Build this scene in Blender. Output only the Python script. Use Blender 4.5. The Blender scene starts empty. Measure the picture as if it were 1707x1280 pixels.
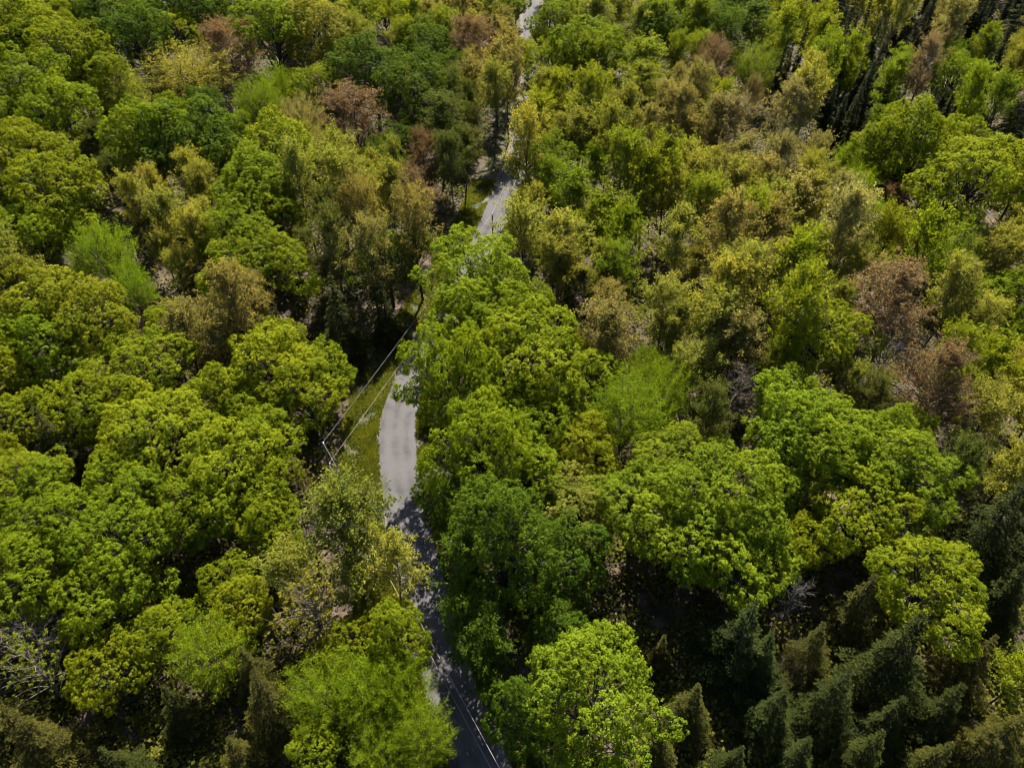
import bpy, math, random
import numpy as np
# ------------------------------------------------------------------ camera, sky, sun, exposure
S = bpy.context.scene
COL = S.collection
cam = bpy.data.cameras.new('camera'); camo = bpy.data.objects.new('camera', cam); COL.objects.link(camo)
CAM_H = 80.0
camo.location = (0, 0, CAM_H); camo.rotation_euler = (math.radians(48), 0, 0)
cam.sensor_width = 36; cam.lens = 24.99; cam.clip_start = .5; cam.clip_end = 6000
S.camera = camo
SUN_ELEV = math.radians(51); SUN_AZ = math.radians(7)      # azimuth from +Y (ahead of the camera) towards +X
W = bpy.data.worlds.new('World'); S.world = W; W.use_nodes = True
nt = W.node_tree; sky = nt.nodes.new('ShaderNodeTexSky'); sky.sky_type = 'NISHITA'; sky.sun_disc = False
sky.sun_elevation = SUN_ELEV; sky.sun_rotation = SUN_AZ
bg = nt.nodes['Background']; bg.inputs['Strength'].default_value = 0.055
nt.links.new(sky.outputs[0], bg.inputs[0])
sl = bpy.data.lights.new('sun', 'SUN'); sl.energy = 5.0; sl.angle = math.radians(.5); sl.color = (1, .94, .81)
slo = bpy.data.objects.new('sun', sl); COL.objects.link(slo)
slo.rotation_euler = (math.radians(90) - SUN_ELEV, 0, math.pi - SUN_AZ)
S.view_settings.view_transform = 'Standard'; S.view_settings.look = 'None'
S.view_settings.exposure = 2.25; S.view_settings.gamma = 1
S.cycles.filter_width = 1.0; S.cycles.max_bounces = 5; S.cycles.diffuse_bounces = 2; S.cycles.glossy_bounces = 1; S.cycles.transmission_bounces = 3
# ------------------------------------------------------------------ tables: road centre line and every tree (x, y, crown width, height, kind, tint, label)
ROAD = [(8.0, 8.0), (2.5, 18.0), (-3.1, 28.5), (-5.5, 33.5), (-8.0, 40.4), (-10.7, 48.3), (-12.6, 54.5), (-14.5, 61.3), (-16.4, 69.0), (-17.5, 75.1), (-17.9, 81.6), (-16.7, 90.4), (-13.2, 105.5), (-8.4, 122.6), (-5.1, 138.0), (-3.0, 149.8), (-0.5, 162.6), (2.2, 175.0), (4.7, 195.5), (6.2, 227.6), (6.7, 262.6), (6.9, 294.7), (7.0, 330.0)]
TREES = [
(-119.8,184.3,17.7,22.1,'maple','YG','yellow-green dense broadleaf, upper left, left of a yellow-green broadleaf and behind a bright green broadleaf'),
(-113.2,181.5,16.8,21.0,'maple','YG','yellow-green dense broadleaf, upper left, right of a yellow-green broadleaf and behind a bright green broadleaf'),
(-99.7,167.7,19.7,24.6,'maple','G','bright green dense broadleaf, upper left, behind a bright green broadleaf and behind a yellow-green broadleaf'),
(-93.1,164.3,16.7,20.8,'maple','G','bright green dense broadleaf, upper left, behind a leaning grey tree and behind a yellow-green broadleaf'),
(-100.6,147.7,19.3,24.1,'maple','G','bright green dense broadleaf, upper left, behind a yellow-green broadleaf and behind an olive green tree'),
(-93.0,144.9,17.9,22.3,'maple','G','bright green dense broadleaf, upper left, behind a yellow-green broadleaf and behind a leaning grey tree'),
(-103.0,200.7,17.4,21.7,'maple','D','deep green dense broadleaf, upper left, behind a bright green broadleaf and behind a yellow-green broadleaf'),
(-94.0,189.8,18.4,23.0,'maple','D','deep green dense broadleaf, upper left, left of a yellow-green broadleaf and behind a yellow-green broadleaf'),
(-90.1,203.5,14.3,17.9,'maple','YG','yellow-green dense broadleaf, upper left, behind a bright green broadleaf and behind a deep green broadleaf'),
(-87.9,214.1,17.5,21.9,'maple','D','deep green dense broadleaf, upper left, behind a deep green broadleaf and behind a yellow-green broadleaf'),
(-73.7,194.8,18.3,21,'red','B','reddish brown budding tree, upper left, right of a yellow-green broadleaf and behind a yellow-green broadleaf'),
(-81.6,184.5,28.6,18,'fine','YO','large yellowish olive feathery tree, upper left, in front of a yellow-green broadleaf'),
(-89.3,165.4,13.9,18,'fine','YO','yellowish olive feathery tree, upper left, behind a leaning grey tree and behind a yellow-green broadleaf'),
(-74.7,143.5,18.0,22.5,'maple','G','bright green dense broadleaf, upper left, behind a yellowish olive tree and behind a yellow-green broadleaf'),
(-66.4,143.0,18.1,22.7,'maple','D','deep green dense broadleaf, upper left, behind a yellowish olive tree and behind a yellow-green broadleaf'),
(-60.7,142.6,14.2,17.7,'maple','G','bright green dense broadleaf, upper left, left of a yellow-green broadleaf and behind a yellow-green broadleaf'),
(-62.1,175.2,13.5,18,'fine','FG','round vivid green feathery tree beside a tan one in the upper left'),
(-56.0,175.2,10.0,13.4,'fine','T','small tan-brown feathery tree, upper left, behind a yellow-green broadleaf and behind an olive green tree'),
(-50.1,184.2,14.5,18.1,'maple','YG','yellow-green dense broadleaf, upper left, behind an olive green tree and left of a yellow-green tree'),
(-36.7,163.7,20.3,21,'red','B','reddish brown budding tree, upper centre, left of a deep green broadleaf'),
(-65.4,206.9,20.0,25.0,'maple','G','bright green dense broadleaf, upper left, behind a tan-brown feathery tree and behind a yellow-green broadleaf'),
(-51.8,210.4,22.2,25,'maple','O','olive green dense broadleaf, upper left, behind an olive green tree and behind a yellow-green broadleaf'),
(-77.8,219.3,16.2,20.2,'maple','D','deep green dense broadleaf, upper left, right of a yellow-green broadleaf and behind a yellow-green broadleaf'),
(-50.8,145.1,17.8,22.3,'maple','YG','yellow-green dense broadleaf, upper left, behind a bright green broadleaf and behind a light green broadleaf'),
(-50.5,129.0,17.2,21.5,'maple','G','bright green dense broadleaf, upper left, behind a light green broadleaf and behind a yellow-green broadleaf'),
(-46.7,125.5,14.4,18.0,'maple','G','bright green dense broadleaf, upper left, behind a brownish olive tree and behind a yellow-green broadleaf'),
(-41.2,130.1,12.8,23.2,'airy','O','olive green thin-leaved tree, upper left, left of an olive green tree'),
(-35.2,137.1,13.3,22.8,'airy','O','olive green thin-leaved tree, upper centre, back left of an olive green tree'),
(-92.4,126.9,16.3,20.4,'maple','YG','yellow-green dense broadleaf, upper left, behind a bright green broadleaf and behind an olive green tree'),
(-80.6,116.4,17.9,22.3,'maple','YG','yellow-green dense broadleaf, upper left, behind an olive green tree and behind an amber-tinged green broadleaf'),
(-82.7,108.2,13.8,17.3,'maple','G','bright green dense broadleaf, upper left, behind an olive green tree and behind a yellow-green broadleaf'),
(-76.5,95.0,8.7,16.8,'airy','O','olive green thin-leaved tree, middle left, behind an amber-tinged green broadleaf and behind a yellow-green broadleaf'),
(-82.3,98.7,10.6,17.8,'airy','O','olive green thin-leaved tree, middle left, behind a yellow-green broadleaf and left of a yellow-green broadleaf'),
(-70.8,106.4,12.8,17.1,'fine','FG','vivid green feathery tree, upper left, behind an amber-tinged green broadleaf and behind a yellow-green broadleaf'),
(-56.9,112.1,9.6,18.2,'airy','YO','yellowish olive thin-leaved tree, upper left, behind a brownish olive tree and behind a yellow-green broadleaf'),
(-62.7,117.2,9.9,18.6,'airy','YO','yellowish olive thin-leaved tree, upper left, behind a yellow-green broadleaf and behind a brownish olive tree'),
(-82.1,127.0,9.2,12.3,'bare','DW','leaning grey dead tree with thin bare limbs at the upper left'),
(-49.7,114.2,14.7,18.4,'maple','G','bright green dense broadleaf, upper left, behind a golden green broadleaf and behind a yellow-green broadleaf'),
(-43.2,106.0,15.2,19.0,'maple','L','light green dense broadleaf, middle left, behind a golden green broadleaf and behind a yellow-green broadleaf'),
(-48.6,102.4,11.6,14.5,'maple','G','bright green dense broadleaf, middle left, behind a brownish olive tree and behind a yellow-green broadleaf'),
(-50.3,86.9,9.5,17.0,'airy','B2','brownish olive thin-leaved tree, middle left, right of a yellow-green broadleaf and behind a yellow-green broadleaf'),
(-43.8,90.8,10.1,21.0,'airy','B2','brownish olive thin-leaved tree, middle left, behind a golden green broadleaf and behind a yellow-green broadleaf'),
(-55.4,92.8,8.9,11.7,'maple','YG','yellow-green dense broadleaf, middle left, left of a brownish olive tree and behind a yellow-green broadleaf'),
(-71.9,89.3,14.5,18.1,'maple','YA','amber-tinged green dense broadleaf, middle left, behind a bright green broadleaf and behind a yellow-green broadleaf'),
(-64.3,86.6,14.3,17.9,'maple','YA','amber-tinged green dense broadleaf, middle left, left of a yellow-green broadleaf and behind a yellow-green broadleaf'),
(-68.2,82.9,13.0,16.3,'maple','G','bright green dense broadleaf, middle left, behind a yellow-green broadleaf and left of a yellow-green broadleaf'),
(-35.7,80.8,13.1,16.3,'maple','Y','golden green dense broadleaf, middle left, behind a golden green broadleaf and behind a yellow-green broadleaf'),
(-30.4,76.7,11.1,13.9,'maple','Y','golden green dense broadleaf, middle left, behind a bright green broadleaf and behind a yellow-green broadleaf'),
(-54.0,79.0,12.8,16.0,'maple','YG','yellow-green dense broadleaf, middle left, behind a yellow-green broadleaf and right of a bright green broadleaf'),
(-31.4,109.2,10.2,21.0,'airy','DO','dull dark green thin-leaved tree, upper left, in front of a dull dark green tree'),
(-32.1,118.1,10.1,19.9,'airy','DO','dull dark green thin-leaved tree, upper centre, behind a dull dark green tree'),
(-28.5,93.8,11.2,18.9,'hemlock','H','tall dark hemlock between the golden broadleaf and the pole wires, left of the road'),
(-46.5,237.9,16.5,20.6,'maple','Y','golden green dense broadleaf, upper centre, behind an olive green tree and behind a yellow-green broadleaf'),
(-44.2,211.1,9.7,21.4,'airy','O','small olive green thin-leaved tree, upper centre, back right of an olive green tree'),
(-49.4,204.6,10.2,17.5,'airy','O','small olive green thin-leaved tree, upper left, in front of an olive green broadleaf'),
(-35.3,185.9,20.3,25,'maple','D','deep green dense broadleaf, upper centre, front left of a grey leafless tree'),
(-23.8,176.2,19.6,24.5,'maple','D','deep green dense broadleaf, upper centre, in front of a deep green broadleaf'),
(-34.9,216.2,12.0,16.1,'bare','GW','small grey bare treetop against the deep green trees left of the upper road'),
(-22.9,207.2,16.7,20.9,'maple','D','deep green dense broadleaf, upper centre, front left of a yellow-green tree'),
(-20.7,219.2,12.5,19.9,'airy','YG','small yellow-green thin-leaved tree, upper centre, front right of a tan-brown tree'),
(-28.6,226.2,12.7,21.5,'airy','YG','small yellow-green thin-leaved tree, upper centre, left of a tan-brown tree and behind a yellow-green tree'),
(-29.7,214.5,12.0,19.3,'airy','YG','small yellow-green thin-leaved tree, upper centre, right of a grey leafless tree'),
(-14.5,229.7,11.1,24,'airy','T','small tan-brown thin-leaved tree, upper centre, right of a tan-brown tree'),
(-20.2,238.3,11.6,19.9,'airy','T','small tan-brown thin-leaved tree, upper centre, left of a tan-brown tree and behind a yellow-green tree'),
(-23.5,228.1,10.3,19.1,'airy','T','small tan-brown thin-leaved tree, upper centre, back left of a yellow-green tree'),
(-11.4,210.1,16.8,21,'red','B','reddish brown budding tree, upper centre, in front of a yellowish olive tree'),
(-7.9,230.4,10.5,19.2,'airy','YO','small yellowish olive thin-leaved tree, upper centre, behind a brownish olive tree'),
(-12.7,222.8,11.9,17.3,'airy','YO','small yellowish olive thin-leaved tree, upper centre, behind a reddish brown budding tree'),
(-5.4,220.6,5.3,18.6,'spruce','S','lone small dark spruce left of the topmost road stretch'),
(-4.7,223.4,9.4,16.1,'airy','B2','small brownish olive thin-leaved tree, upper centre, behind a dark green narrow spruce'),
(-1.8,230.6,10.4,16.9,'airy','B2','small brownish olive thin-leaved tree, upper centre, back right of a brownish olive tree'),
(-2.6,251.2,13.0,16.2,'maple','G','small bright green dense broadleaf, upper centre, behind a brownish olive tree'),
(-3.9,191.3,11.4,21.3,'airy','B2','small brownish olive thin-leaved tree, upper centre, back left of a brownish olive tree'),
(-0.8,182.7,10.3,23.0,'airy','B2','small brownish olive thin-leaved tree, upper centre, front right of a brownish olive tree'),
(3.1,145.2,12.5,25.0,'airy','YO','slender tall thin-leaved tree rising in front of the upper road'),
(-16.4,159.2,14.0,21.9,'airy','DO','dull green tree on a tall black trunk left of the upper road verge'),
(-11.0,154.2,10.3,16.1,'airy','DO','small dull dark green thin-leaved tree, upper centre, front right of a dull dark green tree'),
(-27.0,160.1,12.5,15.6,'maple','D','deep green dense broadleaf, upper centre, left of a dull dark green tree'),
(-19.4,130.7,12.8,18.3,'red','B','reddish brown budding tree, upper centre, right of an olive green tree'),
(-17.2,112.9,11.7,23.5,'airy','B2','brownish olive thin-leaved tree, upper centre, in front of a reddish brown budding tree'),
(-26.1,117.2,9.9,23.1,'airy','B2','brownish olive thin-leaved tree, upper centre, front left of an olive green tree'),
(-24.7,105.9,10.8,21.7,'airy','B2','brownish olive thin-leaved tree, mid photo, left of a deep green broadleaf'),
(-24.1,129.8,10.2,19.2,'airy','O','olive green thin-leaved tree, upper centre, left of a reddish brown budding tree'),
(-32.8,135.0,12.5,19.3,'airy','O','olive green thin-leaved tree, upper centre, back right of an olive green tree'),
(-32.2,123.3,12.0,24,'airy','O','olive green thin-leaved tree, upper centre, front left of an olive green tree'),
(6.8,148.6,14.0,17.5,'maple','L','light green roadside tree overhanging the right edge of the upper sunlit road'),
(12.4,161.7,10.0,15.7,'airy','YO','small yellowish olive thin-leaved tree, upper centre, left of an olive green tree'),
(13.5,227.0,16.9,21.1,'maple','G','bright green dense broadleaf, upper centre, behind a yellow-green broadleaf and behind a yellowish olive tree'),
(21.2,202.4,19.9,24.8,'maple','G','bright green dense broadleaf, upper centre, behind a yellow-green tree and right of a yellow-green broadleaf'),
(20.0,248.4,17.1,18,'fine','YO','yellowish olive feathery tree, upper centre, behind a bright green broadleaf and behind a yellow-green tree'),
(37.1,221.3,15.1,20.3,'airy','O','olive green thin-leaved tree, upper centre, behind a yellow-green tree and right of a yellow-green broadleaf'),
(28.7,233.8,15.7,23.0,'airy','O','olive green thin-leaved tree, upper centre, behind a bright green broadleaf and behind a yellow-green tree'),
(23.9,218.8,14.3,22.8,'airy','O','olive green thin-leaved tree, upper centre, right of a yellow-green broadleaf and behind a yellow-green tree'),
(11.1,199.8,15.4,19.2,'maple','YG','yellow-green dense broadleaf, upper centre, behind a yellow-green tree and right of an olive green tree'),
(32.3,185.1,17.6,18.2,'airy','YG','yellow-green thin-leaved tree, upper centre, behind an olive green tree and behind a brownish olive tree'),
(35.5,201.5,17.9,18.6,'airy','YG','yellow-green thin-leaved tree, upper centre, behind a yellow-green tree and left of a light green tree'),
(22.1,196.6,15.8,22.0,'airy','YG','yellow-green thin-leaved tree, upper centre, right of a yellow-green broadleaf and behind a yellow-green tree'),
(16.9,167.0,11.8,24.0,'airy','YG','yellow-green thin-leaved tree, upper centre, right of a yellow-green tree and behind an olive green tree'),
(11.6,177.9,12.3,20.0,'airy','YG','yellow-green thin-leaved tree, upper centre, left of a yellow-green tree and behind a yellowish olive tree'),
(6.4,166.9,11.7,19.2,'airy','YG','yellow-green thin-leaved tree, upper centre, behind a light green broadleaf and left of a yellow-green tree'),
(26.1,159.4,11.0,22.5,'airy','O','olive green thin-leaved tree, upper centre, behind a bright green tree and behind a yellow-green tree'),
(15.9,159.8,13.3,19.0,'airy','O','olive green thin-leaved tree, upper centre, right of a yellowish olive tree'),
(20.7,148.9,10.8,24,'airy','O','olive green thin-leaved tree, upper centre, behind a bright green tree and behind a tan-brown tree'),
(42.5,219.4,17.4,21.7,'maple','D','deep green dense broadleaf, upper centre, behind a yellow-green tree and behind a brownish olive tree'),
(31.1,161.6,10.8,17.7,'airy','B2','brownish olive thin-leaved tree, upper centre, behind a bright green tree and behind a yellow-green tree'),
(38.5,163.5,11.2,21.2,'airy','B2','brownish olive thin-leaved tree, upper centre, behind a brownish olive tree and behind a yellow-green tree'),
(12.0,130.1,12.8,18.4,'airy','G','bright green thin-leaved tree, upper centre, behind a bright green tree and behind a tan-brown tree'),
(19.7,120.4,14.2,18.2,'airy','G','bright green thin-leaved tree, upper centre, behind a yellowish olive tree and behind a tan-brown tree'),
(22.8,133.3,13.0,23.4,'airy','G','bright green thin-leaved tree, upper centre, left of a yellow-green tree and behind a tan-brown tree'),
(15.0,127.8,8.9,12.7,'red','P','small pinkish tan budding tree, upper centre, behind a tan-brown tree and behind a yellow-green broadleaf'),
(32.1,135.5,12.1,23.1,'airy','YG','yellow-green thin-leaved tree, upper centre, left of a tan-brown tree and behind a yellowish olive tree'),
(26.7,128.6,11.9,22.1,'airy','YG','yellow-green thin-leaved tree, upper centre, behind a bright green tree and left of a yellow-green tree'),
(12.7,119.8,9.2,14.7,'airy','G','bright green thin-leaved tree, upper centre, behind a dark green hemlock and behind a tan-brown tree'),
(7.7,115.0,10.1,15.4,'airy','G','bright green thin-leaved tree, upper centre, behind a yellowish olive tree and behind a yellow-green broadleaf'),
(1.3,113.0,11.7,20.6,'airy','YO','yellowish olive thin-leaved tree, upper centre, behind a bright green broadleaf and behind a yellow-green broadleaf'),
(8.2,110.5,11.7,18.3,'airy','YO','yellowish olive thin-leaved tree, upper centre, behind a yellowish olive tree and behind a tan-brown tree'),
(7.8,105.8,10.1,16.8,'airy','YO','yellowish olive thin-leaved tree, mid photo, behind a dark green hemlock and behind a yellow-green broadleaf'),
(14.4,105.2,9.2,16.4,'airy','YO','yellowish olive thin-leaved tree, mid photo, behind a tan-brown tree and behind a yellow-green broadleaf'),
(10.0,101.6,7.4,12.5,'hemlock','H','dark pointed hemlock standing alone among olive trees right of the road bend'),
(-6.2,96.8,16.4,22.0,'maple','L','light green dense broadleaf, mid photo, back left of a bright green broadleaf'),
(-5.0,89.8,15.8,19.8,'maple','G','bright green dense broadleaf, mid photo, back right of a light green broadleaf'),
(-8.6,86.8,11.1,13.9,'maple','L','light green dense broadleaf, mid photo, behind a bright green broadleaf'),
(1.4,78.1,17.4,21.7,'maple','G','large bright green dense broadleaf, mid photo, behind a bright green broadleaf'),
(21.0,109.7,9.8,20.4,'airy','G','bright green thin-leaved tree, upper centre, behind a tan-brown tree and behind an olive green tree'),
(16.8,103.1,11.1,18.4,'airy','G','bright green thin-leaved tree, mid photo, behind a tan-brown tree and left of a yellow-green tree'),
(15.0,86.5,11.4,17.8,'airy','T','tan-brown thin-leaved tree, mid photo, behind a yellow-green broadleaf and left of a yellowish olive tree'),
(-22.6,110.6,13.3,16.7,'maple','D','deep green dense broadleaf, mid photo, right of a brownish olive tree'),
(24.7,92.6,11.2,17.9,'airy','YO','yellowish olive thin-leaved tree, mid photo, behind an olive green tree'),
(32.7,92.5,11.1,22.2,'airy','YO','yellowish olive thin-leaved tree, middle right, in front of a yellowish olive tree'),
(53.4,217.3,13.2,23.1,'airy','G','bright green thin-leaved tree, upper right, behind a light green tree and behind a yellow-green tree'),
(51.0,231.1,14.4,22.5,'airy','G','bright green thin-leaved tree, upper centre, behind a light green tree and behind a yellow-green tree'),
(42.3,221.7,14.1,22.9,'airy','G','bright green thin-leaved tree, upper centre, behind a deep green broadleaf and behind a yellow-green tree'),
(56.0,228.2,17.5,19.8,'airy','D','deep green thin-leaved tree, upper right, behind a bright green tree and behind a yellow-green tree'),
(58.6,211.3,16.7,23.0,'airy','D','deep green thin-leaved tree, upper right, left of a yellow-green broadleaf and behind a yellow-green tree'),
(69.5,222.6,17.4,19.9,'airy','D','deep green thin-leaved tree, upper right, left of a yellow-green tree and behind a yellow-green tree'),
(52.2,204.6,10.8,18.8,'airy','L','small light green thin-leaved tree, upper right, behind a yellow-green tree and behind a tan-brown tree'),
(45.4,207.5,9.3,18.6,'airy','L','small light green thin-leaved tree, upper centre, behind a yellow-green tree and behind a tan-brown tree'),
(48.1,217.4,4.4,15.4,'spruce','S','small dark green narrow spruce, upper centre, behind a yellow-green tree and behind a tan-brown tree'),
(54.4,215.9,3.9,13.8,'spruce','S','small dark green narrow spruce, upper right, behind a yellow-green tree and behind a tan-brown tree'),
(52.6,192.7,14.7,21,'red','B','rusty red upright tree beside small spruces in the upper right'),
(66.1,201.6,16.2,18,'fine','G','bright green feathery tree, upper right, left of a yellow-green tree and behind a tan-brown tree'),
(78.8,221.1,4.0,14.0,'spruce','S','small dark green narrow spruce, upper right, behind a tan-brown tree and behind a yellow-green tree'),
(79.8,214.7,3.5,12.2,'spruce','S','small dark green narrow spruce, upper right, front right of a dark green narrow spruce'),
(80.6,223.6,12.6,21.0,'airy','YG','small yellow-green thin-leaved tree, upper right, behind a yellow-green tree and left of a yellow-green tree'),
(75.4,212.7,13.0,22.2,'airy','YG','yellow-green thin-leaved tree, upper right, right of a yellow-green broadleaf and left of a yellow-green tree'),
(85.8,212.7,13.0,20.3,'airy','YG','yellow-green thin-leaved tree, upper right, behind a light green tree and right of a yellow-green tree'),
(76.5,221.9,11.0,17.2,'maple','YG','small yellow-green dense broadleaf, upper right, left of a yellow-green tree and behind a tan-brown tree'),
(75.8,184.5,11.4,23.4,'airy','L','light green thin-leaved tree, upper right, behind a yellowish olive tree and behind a tan-brown tree'),
(80.3,191.5,10.5,23.5,'airy','L','small light green thin-leaved tree, upper right, back right of a light green tree'),
(87.7,194.4,8.6,16.7,'airy','YG','small yellow-green thin-leaved tree, upper right, right of a yellow-green broadleaf and behind a yellow-green tree'),
(100.8,212.1,5.5,19.4,'spruce','S','small dark green narrow spruce, upper right, right of a dark green narrow spruce'),
(100.3,224.4,4.5,15.7,'spruce','S','small dark green narrow spruce, upper right, left of a dark green narrow spruce'),
(86.1,194.4,5.6,19.7,'spruce','S','small dark green narrow spruce, upper right, front left of a yellow-green tree'),
(89.3,182.8,5.7,20.2,'spruce','S','small dark green narrow spruce, upper right, back right of a dark green narrow spruce'),
(90.6,191.6,4.0,14.1,'spruce','S','small dark green narrow spruce, upper right, in front of a yellow-green tree'),
(77.9,174.9,5.2,18.3,'spruce','S','small dark green narrow spruce, upper right, front right of a yellowish olive tree'),
(82.4,177.2,4.2,14.6,'spruce','S','small dark green narrow spruce, upper right, in front of a dark green narrow spruce'),
(124.3,231.1,5.4,19.1,'spruce','S','small dark green narrow spruce, upper right, behind a yellow-green broadleaf and behind a yellow-green tree'),
(118.3,230.4,5.8,20.6,'spruce','S','small dark green narrow spruce, upper right, behind a yellow-green broadleaf and behind a tan-brown tree'),
(116.1,217.4,4.3,15.3,'spruce','S','small dark green narrow spruce, upper right, back left of a pinkish tan budding tree'),
(111.2,235.2,5.0,17.8,'spruce','S','small dark green narrow spruce, upper right, behind a yellow-green tree and behind a yellow-green broadleaf'),
(140.1,236.3,5.0,17.8,'spruce','S','small dark green narrow spruce, upper right, back left of a dark green narrow spruce'),
(141.3,233.6,4.6,16.1,'spruce','S','small dark green narrow spruce, upper right, front left of a dark green narrow spruce'),
(148.3,240.7,5.1,18.0,'spruce','S','small dark green narrow spruce, upper right, behind a dark green narrow spruce'),
(129.2,205.0,5.4,18.9,'spruce','S','small dark green narrow spruce, upper right, in front of a bright green tree'),
(104.1,177.3,4.5,15.9,'spruce','S','small dark green narrow spruce, upper right, behind a bright green broadleaf'),
(108.6,181.7,3.8,13.5,'spruce','S','small dark green narrow spruce, upper right, back right of a bright green broadleaf'),
(107.5,175.8,4.5,15.8,'spruce','S','small dark green narrow spruce, upper right, back left of a yellow-green broadleaf'),
(113.3,179.4,4.2,14.7,'spruce','S','small dark green narrow spruce, upper right, front left of a light green tree'),
(115.3,230.3,5.0,17.5,'spruce','S','small dark green narrow spruce, upper right, in front of a yellowish olive tree'),
(95.9,251.4,11.0,18.5,'hemlock','H','small dark green hemlock, upper right, behind a yellow-green tree and behind a light green tree'),
(102.8,246.0,10.8,18.2,'hemlock','H','small dark green hemlock, upper right, behind a light green tree and behind a yellow-green tree'),
(110.6,220.0,11.5,24,'airy','YO','small yellowish olive thin-leaved tree, upper right, behind a yellow-green broadleaf and behind a yellow-green tree'),
(105.4,226.6,12.1,21.4,'airy','YO','small yellowish olive thin-leaved tree, upper right, behind a yellow-green tree and behind a tan-brown tree'),
(122.4,215.2,11.3,22.1,'airy','T','tan-brown thin-leaved tree, upper right, behind a bright green broadleaf and behind a light green tree'),
(106.6,191.6,12.9,21,'red','P','pinkish tan budding tree, upper right, behind a bright green broadleaf and behind a yellow-green broadleaf'),
(95.8,185.8,9.9,19.3,'airy','L','small light green thin-leaved tree, upper right, right of a dark green narrow spruce'),
(114.0,188.7,11.8,18.4,'maple','G','bright green dense broadleaf, upper right, behind a yellow-green broadleaf and behind a bright green broadleaf'),
(124.5,212.7,8.0,13.3,'fine','FG','small vivid green feathery tree, upper right, behind a yellow-green broadleaf and behind a yellow-green tree'),
(128.0,203.7,9.1,17.7,'airy','G','small bright green thin-leaved tree, upper right, behind a yellow-green broadleaf and behind a tan-brown tree'),
(140.3,215.3,16.9,24,'hemlock','HB','brown-tinged dark green hemlock, upper right, right of a tan-brown tree and behind a yellow-green broadleaf'),
(108.1,168.3,8.8,22.8,'airy','L','small light green thin-leaved tree, upper right, behind a yellow-green broadleaf and behind a tan-brown tree'),
(114.5,169.7,10.4,20.5,'airy','L','small light green thin-leaved tree, upper right, behind a yellow-green broadleaf and behind a yellow-green tree'),
(117.4,164.0,13.3,22.4,'hemlock','H','dark green hemlock, upper right, right of a yellow-green broadleaf and behind a yellowish olive tree'),
(86.1,146.5,16.0,24.9,'maple','G','bright green dense broadleaf, upper right, left of a yellow-green broadleaf and behind a yellow-green tree'),
(82.0,151.8,14.9,18.6,'maple','G','bright green dense broadleaf, upper right, behind a pale straw-coloured tree and behind a yellow-green tree'),
(100.0,152.8,12.0,18.6,'maple','YG','yellow-green dense broadleaf, upper right, behind a yellow-green broadleaf and right of a bright green broadleaf'),
(88.7,127.1,21.3,25,'maple','YG','large yellow-green dense broadleaf, upper right, behind a tan-brown tree and behind a yellowish olive tree'),
(125.7,184.1,10.8,21.0,'airy','O','olive green thin-leaved tree, upper right, behind a dark green hemlock and behind a yellow-green broadleaf'),
(77.4,153.0,10.9,14.6,'fine','FG','small vivid green feathery tree, upper right, left of a bright green broadleaf'),
(64.4,166.6,16.5,21,'red','T','tan-brown budding tree, upper right, left of a yellowish olive tree and behind a tan-brown tree'),
(50.7,159.0,16.8,21,'red','P2','dusty brown budding tree, upper right, right of a yellow-green tree and behind a tan-brown tree'),
(69.5,169.5,10.7,22.7,'airy','YO','yellowish olive thin-leaved tree, upper right, behind a tan-brown tree and right of a yellow-green tree'),
(72.0,177.3,9.5,23.1,'airy','YO','small yellowish olive thin-leaved tree, upper right, behind a tan-brown tree and behind a yellow-green tree'),
(40.3,157.8,10.7,17.6,'airy','B2','brownish olive thin-leaved tree, upper right, behind a yellowish olive tree and behind a yellow-green tree'),
(46.5,161.9,10.6,19.6,'airy','B2','brownish olive thin-leaved tree, upper right, right of a yellow-green tree and behind a tan-brown tree'),
(46.1,167.4,11.3,16.1,'airy','YG','yellow-green thin-leaved tree, upper right, behind a yellowish olive tree and right of a yellow-green tree'),
(50.9,174.1,9.9,18.5,'airy','YG','small yellow-green thin-leaved tree, upper right, behind a brownish olive tree and behind a tan-brown tree'),
(35.4,129.5,11.0,22.4,'airy','YO','yellowish olive thin-leaved tree, upper right, behind a yellow-green tree and left of a tan-brown tree'),
(44.6,134.4,12.1,18.3,'airy','YO','yellowish olive thin-leaved tree, upper right, left of a tan-brown tree and behind a yellow-green tree'),
(36.5,141.5,11.7,19.5,'airy','YO','yellowish olive thin-leaved tree, upper centre, left of a tan-brown tree and behind a yellow-green tree'),
(56.3,140.4,10.1,20.1,'airy','T','tan-brown thin-leaved tree, upper right, behind a pale straw-coloured tree and behind a yellowish olive tree'),
(47.0,142.4,10.2,19.3,'airy','T','tan-brown thin-leaved tree, upper right, behind a yellowish olive tree and left of a tan-brown tree'),
(50.2,131.7,9.9,21.0,'airy','T','tan-brown thin-leaved tree, upper right, right of a yellowish olive tree and behind a yellow-green tree'),
(36.2,120.0,11.9,20.9,'airy','YG','yellow-green thin-leaved tree, upper right, left of a yellow-green tree and behind a yellowish olive tree'),
(42.0,113.5,10.9,22.9,'airy','YG','yellow-green thin-leaved tree, upper right, right of a yellow-green tree and behind a brownish olive tree'),
(56.4,124.1,10.8,19.8,'airy','YO','yellowish olive thin-leaved tree, upper right, right of a tan-brown tree and behind a yellow-green tree'),
(48.1,129.7,10.8,18.7,'airy','YO','yellowish olive thin-leaved tree, upper right, behind a yellow-green tree and behind a brownish olive tree'),
(48.2,118.3,11.9,20.4,'airy','YO','yellowish olive thin-leaved tree, upper right, behind a brownish olive tree and behind a yellow-green tree'),
(64.1,120.6,11.0,18.6,'airy','P3','pale straw-coloured thin-leaved tree, upper right, left of a yellow-green tree and behind a yellow-green broadleaf'),
(55.3,123.8,10.9,20.2,'airy','P3','pale straw-coloured thin-leaved tree, upper right, right of a tan-brown tree and behind a yellow-green tree'),
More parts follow.
